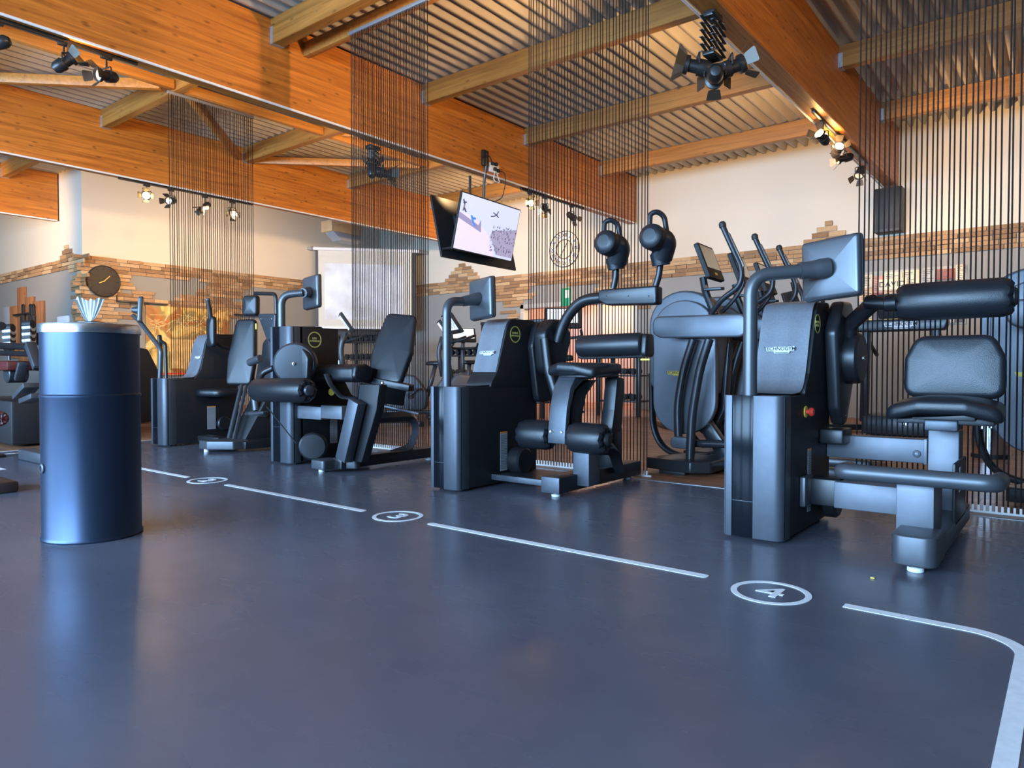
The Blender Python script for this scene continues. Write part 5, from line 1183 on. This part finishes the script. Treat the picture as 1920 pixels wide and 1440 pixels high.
def bike(label, loc, rot, lit=True):
    T = thing('exercise_bike', label, 'exercise bike', loc, 'exercise bikes on the wooden floor')
    o = Vector(loc)
    def w(p): return o+Vector(p)
    b = NB(); box(b, o.x-.05, o.x+.05, o.y-.55, o.y+.55, o.z+.03, o.z+.09, .015); box(b, o.x-.28, o.x+.28, o.y-.58, o.y-.50, o.z+.0, o.z+.07, .02); box(b, o.x-.28, o.x+.28, o.y+.50, o.y+.58, o.z+.0, o.z+.07, .02); obj('base_frame', b, M['gunblack'], T)
    b = NB(); prism(b, rpoly([(o.y-.12, o.z+.09), (o.y+.50, o.z+.09), (o.y+.50, o.z+.40), (o.y+.30, o.z+.66), (o.y+.05, o.z+.62), (o.y-.15, o.z+.35)], .12), 'x', o.x-.09, o.x+.09, .03, 3); sh = obj('flywheel_shell', b, M['cardio'], T)
    plate_logo(sh, w((.092, .2, .42)), (0, 1, 0), (0, 0, 1), .2, M['yellow'], M['rubber'])
    for s_ in (-1, 1):
        b = NB(); cyl(b, w((s_*.09, .12, .32)), w((s_*.12, .12, .32)), .05, 16); beam_between(b, w((s_*.13, .12, .32)), w((s_*.13, .12+s_*.13, .32-s_*.10)), .03, .02, .004); box(b, *(lambda q: (min(q.x, q.x+s_*.10), max(q.x, q.x+s_*.10), q.y-.05, q.y+.05, q.z-.012, q.z+.012))(w((s_*.15, .12+s_*.13, .32-s_*.10))), .005); obj('pedal_crank', b, M['black'], T)
    b = NB(); tube(b, [w((0, -.12, .3)), w((0, -.25, .78))], .035, 0, sides=12); obj('seat_post', b, M['gun'], T)
    b = NB(); pad(b, rpoly([(-.12, -.15), (.12, -.15), (.10, .02), (.03, .16), (-.03, .16), (-.10, .02)], .05), .06, .025, frame(w((0, -.26, .78)), (1, 0, 0), (0, 1, 0)), .01, both=True); obj('saddle', b, M['leather'], T)
    b = NB(); tube(b, [w((0, .36, .6)), w((0, .42, .95)), w((0, .36, 1.16))], .035, .1, sides=12); obj('console_post', b, M['gun'], T)
    b = NB(); tube(b, [w((-.20, .10, 1.12)), w((-.22, .28, 1.06)), w((0, .36, 1.04)), w((.22, .28, 1.06)), w((.20, .10, 1.12))], .016, .07, sides=10); obj('handlebar', b, M['rubber'], T)
    f = frame(w((0, .34, 1.27)), (-1, 0, 0), (0, .55, .8)); b = NB(); prism(b, rect(.42, .28, .02), 'z', -.02, .02, .008, m=f); cs = obj('console', b, M['rubber'], T)
    b = NB(); prism(b, rect(.36, .20, .006, cy=.02), 'z', -.022, -.0205, 0, m=f); prism(b, rect(.36, .20, .006, cy=.02), 'z', .0205, .022, 0, m=f); obj('display', b, M['screen_lit'] if lit else M['screen_dim'], cs)
    b = NB(); r_ = random.Random(4)
    for k in range(6): a = -.17+.06*k; prism(b, rect(.045, .06, .003, cx=a+.02, cy=-.03+.05*(k % 2)), 'z', .0222, .0228, 0, m=f)
    obj('display_tiles', b, M['white'], cs)
    T.rotation_euler.z = rot
    return T
B1 = bike('exercise bike with lit tilted console left of the string curtain', (0, 0, 0), 0)
def put(B, px, py, Y, rot, s_):
    c = PY(px, py, Y); d = Vector((-math.sin(rot), math.cos(rot), 0))*.34*s_
    B.location = (c.x-d.x, c.y-d.y, 0); B.rotation_euler.z = rot; B.scale = (s_,)*3
put(B1, 650, 610, 6.6, 2.5, 1.18)
B2 = dup(B1, (0, 0, 0), 'exercise bike with lit console seen behind the abdominal machine pole'); put(B2, 848, 620, 7.6, 2.6, 1.18)
B3 = dup(B1, (0, 0, 0), 'exercise bike facing the doorway behind the middle string curtain'); put(B3, 1055, 608, 8.0, .6, 1.2)
B4 = dup(B1, (0, 0, 0), 'small exercise bike with yellow badge left of the nearest cross trainer'); B4.location = Vector((-4.1, 9.7, 0)); B4.rotation_euler.z = -.9
B5 = dup(B1, (0, 0, 0), 'exercise bike behind the tall backrest of leg extension machine'); B5.location = Vector((-8.0, 8.9, 0)); B5.rotation_euler.z = 2.4
B6 = dup(B1, (0, 0, 0), 'exercise bike beside the dark rack, far behind the string curtain'); B6.location = Vector((-9.2, 10.2, 0)); B6.rotation_euler.z = .9

def rack(label, x0, x1, y, h, n):
    T = thing('weight_rack', label, 'rack', ((x0+x1)/2, y, 0), 'dark racks in the back of the room')
    for xx in (x0, x1):
        for yy in (y-.25, y+.25): Bx('upright', M['gunblack'], T, xx-.03, xx+.03, yy-.03, yy+.03, 0, h, .004)
    Bx('top_bar', M['gunblack'], T, x0-.05, x1+.05, y-.28, y+.28, h, h+.05, .004)
    for k in range(n):
        z = .25+k*(h-.4)/max(n-1, 1); sh = Bx('shelf', M['gunblack'], T, x0, x1, y-.25, y+.25, z, z+.03, .003)
        x = x0+.12
        while x < x1-.1:
            b = NB(); cyl(b, (x, y-.16, z+.09), (x, y-.08, z+.09), .055, 12); cyl(b, (x, y+.04, z+.09), (x, y+.12, z+.09), .055, 12); cyl(b, (x, y-.1, z+.09), (x, y+.06, z+.09), .015, 8); obj('dumbbell_row_piece', b, M['rubber'], sh); x += .17
    return T
rack('dark dumbbell rack against the left wall under projection screen', -12.9, -11.3, 10.3, 1.55, 4)
rack('low dark rack left of the doorway behind the string curtain', -10.9, -9.4, 11.6, 1.25, 3)

# steel waste bins
def steelbin(label, x, y, h, r_):
    T = thing('waste_bin', label, 'bin', (x, y, 0), 'brushed steel bins')
    b = NB(); lathe(b, [(0, 0), (r_, 0), (r_, h-.02), (r_+.006, h-.015), (r_+.004, h), (r_*.7, h), (r_*.66, h-.03), (0, h-.03)], (x, y, 0), (0, 0, 1), 32); obj('bin_body', b, M['chrome'], T)
    b = NB(); lathe(b, [(r_+.003, 0), (r_+.006, .02), (r_+.001, .04)], (x, y, 0), (0, 0, 1), 32); obj('base_band', b, M['rubber'], T)
steelbin('brushed steel bin on the wooden floor behind number 4 seat', -.62, 8.1, .62, .15)
q = PY(638, 655, 7.6); steelbin('steel bin behind the leg extension machine tower', q.x, 7.6, .98, .16)

# black weight machines on the left
def stack_machine(label, x, y, w, d, h, logo=True, seat=True):
    T = thing('weight_stack_machine', label, 'exercise machine', (x, y, 0), 'machines on the wooden floor at left')
    b = NB(); prism(b, rpoly([(y-d/2, .02), (y+d/2, .02), (y+d/2, h*.62), (y+d*.30, h*.95), (y-d*.10, h), (y-d*.22, h*.90), (y-d/2, h*.55)], .06), 'x', x-w/2, x+w/2, .015, 3); bd = obj('tower_body', b, M['side'], T)
    if logo:
        pl = plate_logo(bd, (x+w/2+.001, y-d*.06, h*.28), (0, 1, 0), (0, 0, 1), .36, M['plate_tan'], M['rubber']); badge(bd, (x+w/2+.001, y-d*.02, h*.84), (0, 1, 0), (0, 0, 1), .075, ['CHEST'])
    return T
M['plate_tan'] = mat('tan_badge', (.34, .24, .17), .4)
q = PZ(262, 793)
stack_machine('black weight machine tower with ring badge right of the wipe bin', q.x-.05, q.y-.22, .42, .95, 1.20)
T = stack_machine('black weight machine at far left with maroon seat and ribbed grips', -15.6, 3.55, .9, .6, 1.0, False)
def W(x, y, Y): return PY(x, y, Y)
Yc = 2.9
b = NB(); q0, q1 = W(0, 676, Yc), W(52, 680, Yc); box(b, q0.x-.4, q1.x, Yc-.2, Yc+.15, q1.z-.09, q1.z+.02, .03); obj('bench_pad', b, M['maroon'], T)
for px_, py_ in ((17, 632), (54, 626)):
    q = W(px_, py_, Yc+.3)
    for k in range(7): b = NB(); cyl(b, q+Vector((-.03, -.04, -.13+.04*k)), q+Vector((.06, .03, -.12+.04*k)), .055, 12, .006); obj('weight_plate', b, M['galv'] if k % 2 else M['rubber'], T)
    Tb('plate_post', M['gun'], T, [q+Vector((0, 0, -.3)), q+Vector((0, 0, .16))], .02, 0)
Tb('press_bar', M['black'], T, [W(0, 648, Yc), W(50, 650, Yc), W(72, 690, Yc)], .04, .08)
Tb('press_bar', M['black'], T, [W(0, 662, Yc), W(58, 664, Yc)], .03, 0)
b = NB(); beam_between(b, W(56, 645, Yc), W(72, 690, Yc), .10, .08, .01); obj('seat_arm', b, M['gun'], T)
b = NB(); q = W(30, 700, Yc); cyl(b, q-Vector((0, .1, 0)), q+Vector((0, .1, 0)), .11, 20, .01); obj('pulley_cover', b, M['drumgrey'], T)
b = NB(); beam_between(b, W(36, 712, Yc-.1), W(44, 680, Yc-.1), .10, .05, .01); obj('guide_plate', b, M['gun'], T)
b = NB(); q0, q1 = W(0, 765, Yc), W(75, 770, Yc); box(b, q0.x-.3, q1.x+.1, Yc-.3, Yc+.6, .02, .50, .03); obj('machine_body', b, M['side'], T)
for (xa, ya, xb, yb_) in ((38, 745, 60, 722), (50, 752, 74, 742)): b = NB(); beam_between(b, W(xa, ya, Yc-.5), W(xb, yb_, Yc-.5), .14, .05, .01); obj('foot_plate', b, M['gun'], T)
b = NB(); q = W(48, 778, Yc-.55); box(b, q.x-.06, q.x+.5, q.y-.05, q.y+.1, 0, .10, .02); obj('front_foot', b, M['gun'], T)
Tb('grip_knob', M['rubber'], T, [W(0, 612, Yc), W(3, 611, Yc)], .05, 0)
# machine bits cut by the left edge
q = PZ(4, 926); t = thing('machine_foot', 'brown metal foot of a machine cut off by the left edge', 'machine foot', (q.x-.1, q.y, 0)); Bx('foot', mat('brown_metal', (.06, .035, .03), .4, .3), t, q.x-.35, q.x+.0, q.y-.05, q.y+.10, 0, .075, .015)
q = W(1, 785, 2.2); t = thing('red_roller', 'dark red roller cushion just entering the frame at left', 'cushion', (q.x-.2, q.y, 0)); b = NB(); roller(b, q-Vector((.45, 0, 0)), q+Vector((.02, 0, 0)), .07); obj('cushion', b, M['maroon'], t); b = NB(); cyl(b, (q.x-.3, q.y, 0), (q.x-.3, q.y, q.z), .03, 12); cyl(b, (q.x-.3, q.y, 0), (q.x-.3, q.y, .02), .12, 20); obj('stand', b, M['black'], t)

rack('dark open frame rack seen through the curtain beside the tall backrest', -8.3, -7.0, 9.9, 1.62, 4)
rack('dark frame rack left of number 3 console, beneath the television', -6.7, -5.9, 11.2, 1.3, 3)
B7 = dup(B1, (0, 0, 0), 'exercise bike farther back between curtain and number 3 machine'); put(B7, 745, 640, 8.6, 2.2, 1.15)

def treadmill(label, x, y):
    T = thing('treadmill', label, 'treadmill', (x, y, 0))
    Bx('running_deck', M['gunblack'], T, x-.42, x+.42, y+.1, y+1.9, .06, .20, .03)
    Bx('motor_hood', M['drumgrey'], T, x-.40, x+.40, y-.12, y+.35, .05, .30, .06)
    for s_ in (-1, 1):
        b = NB(); beam_between(b, (x+s_*.40, y+.05, .2), (x+s_*.36, y-.05, 1.34), .09, .12, .02, up=Vector((0, 1, 0))); obj('upright', b, M['gunblack'], T)
        b = NB(); tube(b, [(x+s_*.38, y, 1.26), (x+s_*.38, y+.30, 1.12), (x+s_*.38, y+.62, 1.02)], .025, .1, sides=10); obj('side_handrail', b, M['black'], T)
        b = NB(); cyl(b, (x+s_*.3, y+.2, 0), (x+s_*.3, y+.2, .06), .03, 12); cyl(b, (x+s_*.3, y+1.7, 0), (x+s_*.3, y+1.7, .06), .03, 12); obj('foot', b, M['rubber'], T, kind='stuff')
    b = NB(); prism(b, rpoly([(x-.46, 1.28), (x+.46, 1.28), (x+.50, 1.42), (x-.50, 1.42)], .05), 'y', y-.12, y+.06, .02, 3); cb = obj('console_crossbar', b, M['gunblack'], T)
    plate_logo(cb, (x, y-.121, 1.35), (1, 0, 0), (0, 0, 1), .34, M['whiteplate'], M['rubber'])
    f = frame((x, y, 1.58), (1, 0, 0), (0, -.35, .93)); b = NB(); prism(b, rect(.50, .30, .03), 'z', -.02, .02, .008, m=f); cs = obj('console', b, M['rubber'], T)
    b = NB(); prism(b, rect(.44, .24, .01), 'z', -.022, -.0205, 0, m=f); obj('display', b, M['screen_dim'], cs)
    return T
q = PY(1690, 603, 9.4); treadmill('treadmill with white badge on its crossbar, seen through right string curtain', q.x, 9.4)
